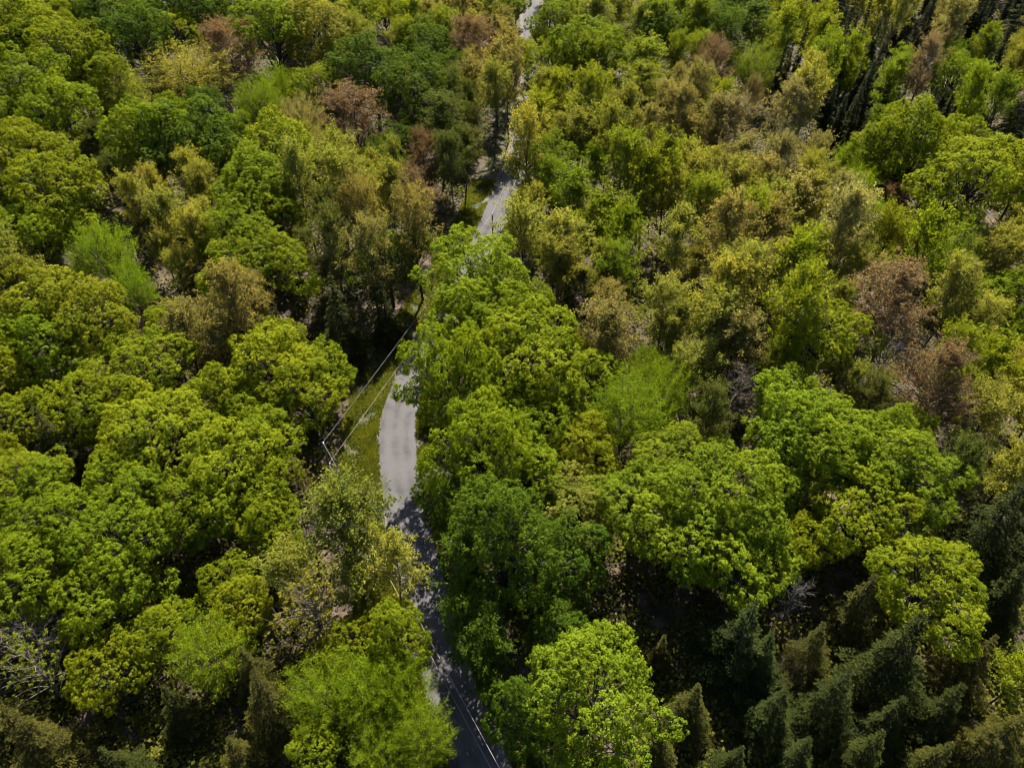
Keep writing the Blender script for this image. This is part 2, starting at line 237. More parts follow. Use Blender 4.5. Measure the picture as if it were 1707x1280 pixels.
(57.4,113.1,11.0,24,'airy','P3','pale straw-coloured thin-leaved tree, upper right, behind an olive green tree and behind a yellow-green tree'),
(73.9,132.5,8.9,11.9,'fine','FG','small vivid green feathery bush-like tree among straw-coloured trees on the right'),
(80.0,136.8,7.9,11.3,'red','B','small reddish brown budding tree, upper right, behind a yellow-green tree and behind a yellow-green broadleaf'),
(84.1,144.6,11.1,18.7,'hemlock','H','dark green hemlock, upper right, behind a reddish brown budding tree and behind a yellow-green tree'),
(72.5,105.8,11.0,21.5,'airy','YG','yellow-green thin-leaved tree, middle right, left of a tan-brown tree and behind a yellowish olive tree'),
(69.3,114.2,11.5,18.8,'airy','YG','yellow-green thin-leaved tree, upper right, left of a yellow-green tree and left of a tan-brown tree'),
(79.7,113.2,12.9,17.3,'fine','L','light green feathery tree, upper right, left of a tan-brown tree and behind a yellow-green tree'),
(44.7,109.9,10.9,21.7,'airy','B2','brownish olive thin-leaved tree, upper right, behind a brownish olive tree and behind a yellow-green tree'),
(36.2,105.9,11.7,24,'airy','B2','brownish olive thin-leaved tree, upper right, left of a yellow-green tree and behind a yellow-green tree'),
(43.3,99.1,10.9,20.3,'airy','B2','brownish olive thin-leaved tree, middle right, left of a yellow-green tree and behind a yellow-green tree'),
(35.3,101.0,10.4,18.0,'airy','YO','yellowish olive thin-leaved tree, middle right, behind a yellowish olive tree'),
(29.0,107.0,11.8,21.2,'airy','YO','yellowish olive thin-leaved tree, upper centre, front left of a yellow-green tree'),
(36.7,94.7,11.9,22.7,'airy','YO','yellowish olive thin-leaved tree, middle right, behind a brownish olive tree and behind a yellow-green tree'),
(31.7,87.3,11.2,19.8,'airy','YO','yellowish olive thin-leaved tree, middle right, back left of a brownish olive tree'),
(45.0,95.4,11.0,23.1,'airy','YG','yellow-green thin-leaved tree, middle right, right of a brownish olive tree and behind a yellow-green broadleaf'),
(43.8,86.1,11.2,23.0,'airy','YG','yellow-green thin-leaved tree, middle right, back left of a yellow-green broadleaf and behind a yellow-green tree'),
(59.7,105.2,10.4,16.5,'airy','O','olive green thin-leaved tree, middle right, right of a yellow-green tree and behind a yellow-green broadleaf'),
(53.8,109.5,11.2,17.8,'airy','O','olive green thin-leaved tree, middle right, behind a yellow-green tree and behind a yellow-green broadleaf'),
(47.9,86.6,14.0,17.5,'maple','YG','yellow-green dense broadleaf, middle right, right of a yellow-green tree and behind a light green broadleaf'),
(60.7,90.9,15.8,21,'red','B','large reddish brown budding tree above the grey bare tree on the right'),
(57.2,82.5,10.8,14.4,'bare','GW','grey bare tree with fanned pale twigs below the reddish brown tree on the right'),
(84.8,113.7,9.3,14.5,'airy','T','tan-brown thin-leaved tree, upper right, right of a yellow-green tree and behind a yellowish olive tree'),
(88.8,110.0,10.8,16.9,'airy','YO','yellowish olive thin-leaved tree, middle right, right of a tan-brown tree and behind a yellow-green tree'),
(85.9,101.8,11.0,13.8,'maple','G','bright green dense broadleaf, middle right, behind a yellow-green tree and behind a yellowish olive tree'),
(69.7,94.8,9.3,19.6,'airy','YO','yellowish olive thin-leaved tree, middle right, behind a yellow-green tree and right of a yellow-green broadleaf'),
(75.4,90.8,9.7,16.0,'airy','YO','yellowish olive thin-leaved tree, middle right, behind a yellow-green tree and behind a grey leafless tree'),
(65.1,80.7,9.2,18.3,'airy','YG','yellow-green thin-leaved tree, middle right, left of a yellow-green tree and behind a yellowish olive tree'),
(71.9,79.5,9.9,16.5,'airy','YG','yellow-green thin-leaved tree, middle right, right of a yellow-green tree and behind a yellowish olive tree'),
(60.9,73.6,13.2,18.8,'red','B','reddish brown budding tree, middle right, behind a grey leafless tree and behind a yellow-green tree'),
(76.0,80.8,9.1,14.2,'airy','YO','yellowish olive thin-leaved tree, middle right, right of a yellow-green tree and behind a yellow-green tree'),
(26.8,81.5,10.4,14.5,'airy','O','olive green thin-leaved tree, middle right, back right of a vivid green feathery tree'),
(25.5,89.3,9.7,15.8,'airy','O','olive green thin-leaved tree, mid photo, in front of a yellowish olive tree'),
(34.0,85.0,11.3,17.6,'airy','B2','brownish olive thin-leaved tree, middle right, front right of a yellowish olive tree'),
(40.9,83.1,9.2,14.4,'airy','YG','yellow-green thin-leaved tree, middle right, left of a yellow-green broadleaf and behind a light green broadleaf'),
(-68.9,69.1,9.2,12.1,'maple','YG','yellow-green dense broadleaf, middle left, behind a light green broadleaf and left of a yellow-green broadleaf'),
(-61.7,65.3,9.2,15.5,'hemlock','HB','brown-tinged dark hemlock among yellow-green broadleaf trees at the left edge'),
(-58.1,71.0,12.1,15.1,'maple','YG','yellow-green dense broadleaf, middle left, left of a yellow-green broadleaf and behind a bright green broadleaf'),
(-46.8,66.3,13.5,16.8,'maple','YG','yellow-green dense broadleaf, middle left, right of a yellow-green broadleaf and behind a bright green broadleaf'),
(-53.9,71.5,10.4,13.2,'maple','YG','yellow-green dense broadleaf, middle left, right of a yellow-green broadleaf and left of a yellow-green broadleaf'),
(-36.0,60.3,12.9,16.2,'maple','YG','yellow-green dense broadleaf, middle left, left of a yellowish olive tree and behind a yellow-green broadleaf'),
(-39.1,55.8,11.7,14.6,'maple','G','bright green dense broadleaf, middle left, behind a yellow-green broadleaf and behind a bright green broadleaf'),
(-32.3,57.5,10.3,13.1,'maple','G','bright green dense broadleaf, middle left, behind a bright green broadleaf and behind a yellow-green broadleaf'),
(-28.7,63.2,5.8,8.7,'dotted','Y2','small yellow-orange tufted tree just below the utility pole'),
(-34.0,68.0,9.4,12.2,'maple','Y','golden green dense broadleaf, middle left, behind an olive green tree and behind a yellow-green broadleaf'),
(-62.1,57.8,10.2,13.0,'maple','L','light green dense broadleaf, middle left, behind a bright green broadleaf and behind a yellow-green broadleaf'),
(-54.6,51.6,12.7,15.9,'maple','G','large bright green dense broadleaf, lower left, front right of a light green broadleaf'),
(-46.5,49.7,13.3,16.7,'maple','G','large bright green dense broadleaf, lower left, behind a bright green broadleaf'),
(-54.4,45.1,11.4,14.2,'maple','G','bright green dense broadleaf, lower left, in front of a bright green broadleaf'),
(-45.9,43.4,11.3,14.1,'maple','G','bright green dense broadleaf, lower left, behind a yellow-green broadleaf and left of a yellow-green broadleaf'),
(-39.2,39.8,7.5,10.4,'maple','G','bright green dense broadleaf, lower left, left of a bright green feathery tree'),
(-52.5,39.4,8.1,11.0,'bare','GW','bare twisted grey tree at the lower left edge of the photo'),
(-50.2,35.6,9.3,12.1,'dotted','YG','yellow-green sparse tree, lower left, in front of a grey leafless tree'),
(-42.8,35.6,7.9,10.8,'maple','YG','yellow-green dense broadleaf, lower left, behind a dark green hemlock and left of a yellow-green broadleaf'),
(-46.4,28.2,9.4,15.9,'hemlock','HB','large brown-tinged dark green hemlock, lower left, in front of a yellow-green sparse tree'),
(-38.7,27.0,6.2,10.4,'hemlock','H','dark green hemlock, lower left, front left of a dark green hemlock'),
(-32.0,37.4,9.3,12.5,'fine','G','bright green feathery tree, lower left, left of a brown-tinged dark green hemlock'),
(-30.8,42.6,7.7,10.5,'maple','YG','yellow-green dense broadleaf, lower left, behind a dark green hemlock and right of a yellow-green broadleaf'),
(-34.5,32.1,6.5,11.0,'hemlock','H','dark green hemlock, lower left, right of a yellow-green broadleaf and left of a yellow-green broadleaf'),
(-27.7,36.2,6.8,11.4,'hemlock','HB','brown-tinged dark green hemlock, lower left, right of a bright green feathery tree'),
(-26.8,27.3,6.7,11.3,'hemlock','HB','brown-tinged dark green hemlock, lower left, left of a bright green broadleaf'),
(-21.5,41.7,11.3,14.1,'dotted','Y2','sparse tree dotted with yellow leaf tufts left of the shaded lower road'),
(-19.4,49.7,12.0,19,'airy','OO','thin yellowish olive tree with forked dark trunk overhanging the road below the pole'),
(-25.6,47.0,8.6,13.4,'airy','O','olive green thin-leaved tree, lower left, in front of a bright green broadleaf'),
(-30.1,53.8,8.4,11.3,'maple','G','bright green dense broadleaf, lower left, behind an olive green tree and behind a yellow-green broadleaf'),
(-19.0,33.3,9.0,12.0,'fine','G','bright green feathery tree, lower left, left of a vivid green feathery tree'),
(-15.0,33.3,9.0,12.0,'fine','FG','vivid green feathery tree, lower centre, left of a vivid green feathery tree'),
(-12.6,28.1,7.3,10.2,'fine','G','bright green feathery tree, lower centre, left of a bright green feathery tree'),
(-19.6,28.6,6.1,9.0,'maple','G','bright green dense broadleaf, lower left, in front of a bright green feathery tree'),
(0.9,60.8,13.0,16.2,'maple','G','bright green dense broadleaf, mid photo, right of a bright green broadleaf'),
(-3.7,58.0,12.4,24,'maple','G','bright green dense broadleaf, mid photo, behind a deep green broadleaf and behind a yellow-green broadleaf'),
(-7.8,71.3,12.6,24,'maple','G','bright green tree whose branches hang over the curve of the sunlit road'),
(-2.0,71.3,12.3,15.3,'maple','G','bright green dense broadleaf, mid photo, behind a bright green broadleaf and behind a yellow-green broadleaf'),
(4.3,70.6,13.1,16.3,'maple','G','bright green dense broadleaf, mid photo, back left of a yellow-green broadleaf'),
(8.6,65.5,10.9,13.7,'maple','YG','yellow-green dense broadleaf, mid photo, behind an olive green broadleaf and behind a deep green broadleaf'),
(-1.4,46.4,12.7,24,'maple','D','large deep green dense broadleaf, lower centre, back right of a deep green tree'),
(5.4,48.3,11.0,13.8,'maple','D','deep green dense broadleaf, lower centre, in front of an olive green broadleaf'),
(8.0,55.3,10.9,13.7,'maple','O','olive green dense broadleaf, mid photo, behind a deep green broadleaf'),
(15.3,55.3,12.4,15.6,'maple','L','light green dense broadleaf, mid photo, front left of a light green broadleaf'),
(21.6,61.9,12.3,15.3,'maple','L','light green dense broadleaf, mid photo, back left of a light green broadleaf'),
(16.1,71.0,12.2,16.3,'fine','FG','vivid green feathery tree, mid photo, front left of a vivid green feathery tree'),
(22.2,77.3,10.9,14.6,'fine','FG','vivid green feathery tree, mid photo, front left of an olive green tree'),
(12.2,78.7,11.0,13.8,'maple','YG','yellow-green dense broadleaf, mid photo, in front of a tan-brown tree and behind a yellow-green broadleaf'),
(7.9,31.1,13.0,18.9,'maple','L','large light green maple standing alone beside the shaded road in the foreground'),
(12.9,42.1,4.0,7.6,'hemlock','HB','small brown-tinged dark green hemlock, lower centre, back left of a brown-tinged dark green hemlock'),
(25.0,54.3,15.3,19.2,'maple','L','large light green dense broadleaf, middle right, behind a light green broadleaf'),
(21.6,49.0,14.0,17.5,'maple','L','large light green dense broadleaf, lower right, left of a light green broadleaf'),
(27.1,48.7,11.8,14.7,'maple','L','light green dense broadleaf, lower right, right of a light green broadleaf'),
(37.7,65.4,15.1,18.8,'maple','L','large light green dense broadleaf, middle right, left of a light green broadleaf'),
(42.9,63.9,14.1,17.6,'maple','L','large light green dense broadleaf, middle right, right of a light green broadleaf'),
(49.8,59.7,12.9,16.1,'maple','L','light green dense broadleaf, middle right, behind a golden green broadleaf and behind a yellow-green tree'),
(43.1,54.4,12.4,15.4,'maple','YG','yellow-green dense broadleaf, middle right, behind a dark green hemlock and right of a yellow-green broadleaf'),
(46.2,44.4,12.4,15.6,'maple','Y','bright golden green broadleaf ringed by dark hemlocks at the lower right'),
(24.2,37.8,10.0,16.9,'hemlock','H2','bluish dark pointed hemlock right of the lone foreground maple'),
(39.3,42.9,8.4,14.2,'hemlock','HB','brown-tinged dark green hemlock, lower right, back right of a brown-tinged dark green hemlock'),
(39.9,35.4,11.2,18.9,'hemlock','H','large dark green hemlock, lower right, behind a bluish dark green hemlock'),
(58.0,51.7,12.3,20.7,'hemlock','H','tall dark hemlock in shade at the right edge behind the golden broadleaf'),
(49.3,36.6,7.7,12.9,'hemlock','HB','brown-tinged dark green hemlock, lower right, left of a yellow-green tree'),
(32.9,44.5,6.3,9.2,'bare','GW','dead tangled tree with pale broken branches among the lower right hemlocks'),
(32.9,32.7,8.2,13.8,'hemlock','H2','bluish dark green hemlock, lower right, in front of a brown-tinged dark green hemlock'),
(26.7,31.4,7.6,12.7,'hemlock','H2','bluish dark green hemlock, lower right, behind a bluish dark green hemlock'),
(18.5,32.4,6.5,11.0,'hemlock','HB','brown-tinged dark green hemlock, lower right, in front of a brown-tinged dark green hemlock'),
(41.0,27.4,6.8,11.4,'hemlock','HB','brown-tinged dark green hemlock, lower right, in front of a dark green hemlock'),
(48.3,28.9,8.5,14.3,'hemlock','HB','brown-tinged dark green hemlock, lower right, in front of a yellow-green tree'),
(34.9,27.9,6.8,11.4,'hemlock','H','dark green hemlock, lower right, left of a yellow-green tree and right of a yellow-green broadleaf'),
(21.4,26.9,6.2,10.4,'hemlock','H','dark green hemlock, lower right, front left of a bluish dark green hemlock'),
(53.2,35.2,6.4,10.0,'airy','YG','yellow-green thin-leaved tree, lower right, right of a brown-tinged dark green hemlock'),
(64.2,61.1,9.6,14.9,'airy','O','olive green thin-leaved tree, middle right, behind a dark green hemlock and behind a yellow-green tree'),
(62.9,69.6,6.9,9.8,'bare','GW','bent bare grey branches at the right, behind the light green broadleaf trees'),
(65.6,69.2,10.1,15.8,'airy','YO','yellowish olive thin-leaved tree, middle right, behind an olive green tree and behind a yellow-green tree'),
(33.4,76.7,9.4,12.7,'bare','BW','leafless brown twiggy tree over the bare leaf-strewn slope right of centre'),
(-13.8,45.9,8.2,16,'airy','YO','yellowish olive thin-leaved tree, lower centre, behind a yellow-green broadleaf and right of a yellow-green broadleaf'),
(-12.1,37.7,7.1,15,'maple','YG','yellow-green dense broadleaf, lower centre, right of a yellow-green broadleaf'),
(-11.4,32.7,7.4,14,'fine','FG','vivid green feathery tree, lower centre, right of a vivid green feathery tree'),
(-8.8,28.3,7.1,13,'fine','G','bright green feathery tree, lower centre, right of a bright green feathery tree'),
(-5.1,43.7,7.8,20,'airy','D','deep green thin-leaved tree, lower centre, front left of a deep green broadleaf'),
(-3.4,38.7,6.9,17,'maple','D','deep green dense broadleaf, lower centre, behind a deep green tree'),
(-2.0,34.6,6.8,16,'airy','D','deep green thin-leaved tree, lower centre, in front of a deep green broadleaf'),
(0.4,29.6,6.9,15,'maple','D','deep green dense broadleaf, lower centre, in front of a deep green tree'),
(2.5,43.3,7.7,10.6,'maple','D','deep green dense broadleaf, lower centre, in front of a deep green broadleaf'),
(-17.3,44.3,8.0,12.5,'airy','O','olive green thin-leaved tree, lower centre, behind a yellow-green broadleaf and right of a yellow-green broadleaf'),
(-16.8,38.7,7.4,10.3,'maple','YG','yellow-green dense broadleaf, lower centre, left of a yellow-green broadleaf and behind a bright green broadleaf'),
(-7.6,54.9,8.0,16,'maple','D','deep green dense broadleaf, mid photo, behind a deep green tree and behind a yellow-green broadleaf'),
(27.5,37.3,7.1,12.0,'hemlock','H2','bluish dark green hemlock, lower right, right of a bluish dark green hemlock'),
(33.0,38.4,7.2,12.1,'hemlock','HB','brown-tinged dark green hemlock, lower right, right of a bluish dark green hemlock'),
(44.1,32.0,7.4,12.4,'hemlock','H','dark green hemlock, lower right, behind a brown-tinged dark green hemlock'),
(38.0,30.7,7.3,12.2,'hemlock','H2','bluish dark green hemlock, lower right, back right of a dark green hemlock'),
(14.6,29.0,6.0,10.2,'hemlock','HB','brown-tinged dark green hemlock, lower centre, front left of a brown-tinged dark green hemlock'),
(28.1,27.3,6.7,11.3,'hemlock','H2','bluish dark green hemlock, lower right, in front of a bluish dark green hemlock'),
(16.6,39.0,4.5,8.2,'hemlock','HB','small brown-tinged dark green hemlock, lower centre, front right of a brown-tinged dark green hemlock'),
(93.4,207.4,5.0,17.7,'spruce','S','small dark green narrow spruce, upper right, behind a yellow-green tree'),
(97.7,198.4,5.3,18.6,'spruce','S','small dark green narrow spruce, upper right, left of a light green tree'),
(96.4,186.3,4.3,15.1,'spruce','S','small dark green narrow spruce, upper right, in front of a light green tree'),
(84.5,177.2,4.2,14.6,'spruce','S','small dark green narrow spruce, upper right, behind a vivid green feathery tree'),
(119.3,223.7,5.3,18.6,'spruce','S','small dark green narrow spruce, upper right, behind a pinkish tan budding tree'),
(109.7,176.2,4.1,14.5,'spruce','S','small dark green narrow spruce, upper right, behind a yellow-green broadleaf'),
(137.5,221.8,5.2,18.5,'spruce','S','small dark green narrow spruce, upper right, behind a bright green tree'),
(149.4,235.8,5.0,17.7,'spruce','S','small dark green narrow spruce, upper right, behind a brown-tinged dark green hemlock'),
(110.9,214.3,4.7,16.6,'spruce','S','small dark green narrow spruce, upper right, left of a pinkish tan budding tree'),
(8.5,189.2,10.2,15.9,'airy','YO','small yellowish olive thin-leaved tree, upper centre, left of a yellow-green tree'),
(9.2,225.2,10.4,13.3,'maple','YG','small yellow-green dense broadleaf, upper centre, behind a yellow-green broadleaf and behind a yellowish olive tree'),
(2.5,211.6,9.2,14.3,'airy','O','small olive green thin-leaved tree, upper centre, behind a brownish olive tree'),
(-71.9,252.2,9.3,14.7,'maple','G','small bright green dense broadleaf, upper left, behind a bright green broadleaf'),
(-97.6,235.8,7.9,14.3,'maple','D','small deep green dense broadleaf, upper left, behind a deep green broadleaf'),
(97.2,122.8,6.3,12.4,'airy','YO','small yellowish olive thin-leaved tree, upper right, behind a yellowish olive tree'),
(144.1,273.0,4.7,22.4,'spruce','S','small dark green narrow spruce, upper right, behind a tan-brown tree and behind a yellow-green broadleaf'),
(-54.2,300.5,11.3,18.6,'maple','Y','small golden green dense broadleaf, upper centre, behind a yellow-green tree and behind a yellow-green broadleaf'),
(65.9,236.5,9.6,19.8,'airy','D','small deep green thin-leaved tree, upper right, behind a yellow-green tree and behind a tan-brown tree'),
(126.1,194.3,4.7,22.4,'spruce','S','small dark green narrow spruce, upper right, left of an olive green tree'),
(-119.1,168.4,8.4,12.5,'maple','G','small bright green dense broadleaf, upper left, back left of a bright green broadleaf'),
(100.9,261.0,10.7,19.9,'hemlock','H','small dark green hemlock, upper right, behind a dark green hemlock and behind a yellow-green tree'),
(-58.9,122.8,7.3,14.4,'airy','YO','small yellowish olive thin-leaved tree, upper left, behind a yellowish olive tree'),
(71.6,248.6,9.3,16.6,'airy','D','small deep green thin-leaved tree, upper right, behind a tan-brown tree and behind a yellow-green tree'),
(-55.2,249.5,11.4,19.2,'maple','Y','small golden green dense broadleaf, upper centre, left of a golden green broadleaf'),
(90.0,206.0,4.5,24.8,'spruce','S','small dark green narrow spruce, upper right, right of a light green tree'),
(59.7,180.6,8.0,16.4,'red','P2','small dusty brown budding tree, upper right, behind a tan-brown tree and behind a yellow-green tree'),
(-64.5,237.6,10.1,15.9,'maple','O','small olive green dense broadleaf, upper left, back left of an olive green broadleaf'),
(-101.0,127.5,9.0,14.3,'maple','YG','yellow-green dense broadleaf, upper left, left of a yellow-green broadleaf and behind an olive green tree'),
(-79.2,81.9,9.8,14.5,'maple','G','bright green dense broadleaf, middle left, behind a yellow-green broadleaf and behind a light green broadleaf'),
(102.2,198.1,8.0,17.2,'airy','L','small light green thin-leaved tree, upper right, in front of a dark green narrow spruce'),
(95.3,174.8,3.6,18.7,'spruce','S','small dark green narrow spruce, upper right, back left of a bright green broadleaf'),
(-23.9,258.6,7.8,14.7,'airy','T','small tan-brown thin-leaved tree, upper centre, behind a tan-brown tree and behind a yellow-green tree'),
(88.9,260.3,6.9,14.3,'airy','YG','small yellow-green thin-leaved tree, upper right, behind a yellow-green tree and behind a yellow-green broadleaf'),
(22.6,306.9,8.6,14.1,'fine','YO','small yellowish olive feathery tree, upper centre, behind a yellow-green broadleaf and behind a yellow-green tree'),
(174.7,263.9,4.5,22.2,'spruce','S','small dark green narrow spruce, upper right, back right of a bright green tree'),
(25.1,282.7,9.5,16.6,'fine','YO','small yellowish olive feathery tree, upper centre, behind a yellow-green tree and behind a yellow-green broadleaf'),
(-25.9,145.8,8.2,17.7,'airy','O','small olive green thin-leaved tree, upper centre, in front of a deep green broadleaf'),
(-115.7,198.3,8.3,14.3,'maple','YG','small yellow-green dense broadleaf, upper left, behind a bright green broadleaf and behind a yellow-green broadleaf'),
(113.1,135.6,8.5,18.4,'airy','YO','small yellowish olive thin-leaved tree, upper right, front right of a dark green hemlock'),
(-139.5,225.6,11.2,16.3,'maple','YG','small yellow-green dense broadleaf, upper left, behind a yellow-green broadleaf and behind a bright green broadleaf'),
(-10.4,302.1,10.1,16.8,'maple','G','small bright green dense broadleaf, upper centre, behind a tan-brown tree and behind a yellow-green tree'),
(22.8,295.4,8.7,13.2,'fine','YO','small yellowish olive feathery tree, upper centre, behind a yellowish olive feathery tree'),
(-13.7,279.3,7.7,17.0,'airy','T','small tan-brown thin-leaved tree, upper centre, behind a tan-brown tree and behind a yellowish olive tree'),
(-134.0,192.8,11.4,19.4,'maple','YG','yellow-green dense broadleaf, upper left, left of a bright green broadleaf and behind a yellow-green broadleaf'),
(-13.1,144.7,8.4,18.8,'airy','DO','small dull dark green thin-leaved tree, upper centre, front left of a dull dark green tree'),
(137.0,282.4,9.3,19.4,'airy','YO','small yellowish olive thin-leaved tree, upper right, behind a tan-brown tree and behind a yellow-green broadleaf'),
(90.0,138.6,8.4,13.1,'maple','YG','small yellow-green dense broadleaf, upper right, left of a yellow-green broadleaf and behind a yellow-green tree'),
(-71.1,272.4,8.0,12.6,'maple','O','small olive green dense broadleaf, upper left, behind an olive green broadleaf'),
(35.0,112.3,6.1,11.9,'airy','YO','small yellowish olive thin-leaved tree, middle right, back left of a yellowish olive tree'),
(15.7,94.5,7.3,16.3,'airy','T','small tan-brown thin-leaved tree, mid photo, behind a tan-brown tree and behind a yellow-green broadleaf'),
(35.8,267.7,7.6,16.3,'airy','O','small olive green thin-leaved tree, upper centre, behind an olive green tree'),
(1.0,259.0,8.4,14.7,'maple','G','small bright green dense broadleaf, upper centre, behind a yellow-green broadleaf and behind a yellow-green tree'),
(118.5,276.3,11.4,22.1,'hemlock','H','small dark green hemlock, upper right, behind a yellowish olive tree and behind a yellow-green tree'),
(-43.0,75.4,9.0,14.3,'maple','YG','yellow-green dense broadleaf, middle left, left of a golden green broadleaf and behind a yellow-green broadleaf'),
(83.1,290.3,9.5,18.1,'airy','D','small deep green thin-leaved tree, upper right, behind a yellow-green broadleaf and behind a yellow-green tree'),
(90.5,285.5,8.8,15.5,'airy','YG','small yellow-green thin-leaved tree, upper right, behind a deep green tree and behind a yellow-green broadleaf'),
(-29.7,151.1,9.0,15.9,'maple','D','small deep green dense broadleaf, upper centre, front left of a deep green broadleaf'),
(155.8,228.3,8.7,16.3,'hemlock','HB','small brown-tinged dark green hemlock, upper right, behind a yellow-green broadleaf and behind a tan-brown tree'),
(46.3,285.6,7.9,17.7,'airy','O','small olive green thin-leaved tree, upper centre, behind a yellow-green tree and behind a tan-brown tree'),
(-76.4,276.9,11.0,15.6,'maple','G','small bright green dense broadleaf, upper left, back right of a deep green broadleaf'),
(138.6,192.0,8.9,17.8,'airy','O','small olive green thin-leaved tree, upper right, behind a yellow-green broadleaf and behind a tan-brown tree'),
(-54.6,282.0,7.6,10.9,'maple','Y','small golden green dense broadleaf, upper centre, behind a golden green broadleaf'),
(149.5,210.9,10.1,17.8,'airy','O','small olive green thin-leaved tree, upper right, behind a yellow-green broadleaf and behind a yellow-green tree'),
(-79.2,165.1,8.9,13.7,'maple','G','small bright green dense broadleaf, upper left, back right of a bright green broadleaf'),
(-59.8,107.7,6.3,12.2,'airy','YO','small yellowish olive thin-leaved tree, middle left, in front of a yellowish olive tree'),
(-29.5,23.3,6.8,11.5,'hemlock','HB','brown-tinged dark green hemlock, lower left, front left of a brown-tinged dark green hemlock'),
(36.1,259.3,9.3,18.4,'airy','O','small olive green thin-leaved tree, upper centre, back left of a bright green tree'),
(-132.1,243.6,8.2,12.4,'maple','D','small deep green dense broadleaf, upper left, back left of a deep green broadleaf'),
(-29.3,84.0,8.4,12.2,'maple','Y','golden green dense broadleaf, middle left, right of a yellow-green broadleaf and behind a yellow-green broadleaf'),
(73.8,200.2,3.5,16.3,'spruce','S','small dark green narrow spruce, upper right, left of a yellowish olive tree'),
(146.0,199.7,9.2,16.7,'airy','O','small olive green thin-leaved tree, upper right, behind a tan-brown tree and behind a yellow-green tree'),
(133.6,186.1,7.2,16.2,'airy','O','small olive green thin-leaved tree, upper right, right of an olive green tree'),
(151.0,273.2,4.8,24.8,'spruce','S','small dark green narrow spruce, upper right, behind a tan-brown tree'),
(131.0,235.7,9.2,19.6,'airy','T','small tan-brown thin-leaved tree, upper right, behind a tan-brown tree and behind a bright green broadleaf'),
(76.1,254.2,7.6,14.2,'airy','D','small deep green thin-leaved tree, upper right, behind a deep green tree'),
(19.0,273.1,7.8,14.9,'fine','YO','small yellowish olive feathery tree, upper centre, behind a bright green broadleaf'),
(185.4,285.0,4.1,17.9,'spruce','S','small dark green narrow spruce, upper right, back right of a tan-brown tree'),
(161.7,243.0,3.5,19.7,'spruce','S','small dark green narrow spruce, upper right, back right of a brown-tinged dark green hemlock'),
(160.3,247.2,4.3,23.5,'spruce','S','small dark green narrow spruce, upper right, behind an olive green tree'),
(-79.9,283.3,8.6,13.9,'maple','G','small bright green dense broadleaf, upper left, behind an olive green broadleaf'),
(126.4,255.2,7.9,14.8,'airy','YO','small yellowish olive thin-leaved tree, upper right, behind a dark green narrow spruce'),
(139.0,255.7,8.9,16.1,'airy','T','small tan-brown thin-leaved tree, upper right, behind a tan-brown tree and behind a light green tree'),
(-88.5,261.0,10.4,17.5,'maple','D','small deep green dense broadleaf, upper left, back right of a deep green broadleaf'),
(179.3,265.2,4.6,24.8,'spruce','S','small dark green narrow spruce, upper right, right of a tan-brown tree'),
(126.6,234.0,3.9,21.7,'spruce','S','small dark green narrow spruce, upper right, left of a tan-brown tree'),
(175.2,271.6,3.9,20.7,'spruce','S','small dark green narrow spruce, upper right, back right of a vivid green feathery tree'),
(119.9,283.9,9.2,16.0,'hemlock','H','small dark green hemlock, upper right, behind a yellow-green tree and left of a tan-brown tree'),
(-124.7,169.5,7.1,12.1,'maple','G','small bright green dense broadleaf, upper left, left of a bright green broadleaf'),
(-148.1,229.7,8.9,13.1,'maple','YG','small yellow-green dense broadleaf, upper left, behind a yellow-green broadleaf and behind a leaning grey tree'),
(94.1,260.5,8.6,15.1,'hemlock','H','small dark green hemlock, upper right, behind a yellow-green tree and behind a yellow-green broadleaf'),
(106.5,132.0,6.4,13.2,'airy','YO','small yellowish olive thin-leaved tree, upper right, right of a yellow-green broadleaf'),
(-11.6,201.6,7.4,16.4,'airy','B2','small brownish olive thin-leaved tree, upper centre, in front of a reddish brown budding tree'),
(41.1,242.5,9.3,17.5,'airy','O','small olive green thin-leaved tree, upper centre, behind a tan-brown tree and behind a yellow-green tree'),
(132.6,273.1,7.9,15.0,'airy','YO','small yellowish olive thin-leaved tree, upper right, behind a yellow-green tree and behind a yellow-green broadleaf'),
(-24.2,287.9,10.3,21.6,'airy','T','small tan-brown thin-leaved tree, upper centre, behind a yellow-green tree and behind a yellowish olive tree'),
(114.3,248.6,9.8,17.5,'airy','YO','small yellowish olive thin-leaved tree, upper right, behind a yellow-green broadleaf and behind a tan-brown tree'),
(-33.2,47.5,6.8,9.8,'maple','YG','yellow-green dense broadleaf, lower left, behind a yellow-green broadleaf and left of an olive green tree'),
(126.3,164.2,7.0,14.2,'hemlock','H','small dark green hemlock, upper right, right of a yellow-green broadleaf and behind a yellow-green tree'),
(67.6,266.6,10.0,20.3,'airy','D','small deep green thin-leaved tree, upper right, back right of a bright green tree'),
(55.3,99.3,7.4,13.1,'airy','O','small olive green thin-leaved tree, middle right, in front of an olive green tree'),
(-36.4,271.9,8.3,14.6,'airy','YG','small yellow-green thin-leaved tree, upper centre, behind a yellow-green tree and left of a tan-brown tree'),
(119.3,246.7,7.3,15.3,'airy','YO','small yellowish olive thin-leaved tree, upper right, back left of a yellowish olive tree'),
(-85.5,132.6,7.9,16.3,'airy','O','small olive green thin-leaved tree, upper left, back right of a yellow-green broadleaf'),
(17.4,301.4,10.0,16.6,'fine','YO','small yellowish olive feathery tree, upper centre, back left of an olive green tree'),
(-62.7,111.2,6.7,13.2,'airy','YO','small yellowish olive thin-leaved tree, middle left, left of a yellowish olive tree'),
(50.6,66.6,8.1,14.6,'maple','L','light green dense broadleaf, middle right, behind a light green broadleaf and behind a yellow-green broadleaf'),
(-66.6,261.3,7.9,14.0,'maple','O','small olive green dense broadleaf, upper left, left of a golden green broadleaf'),
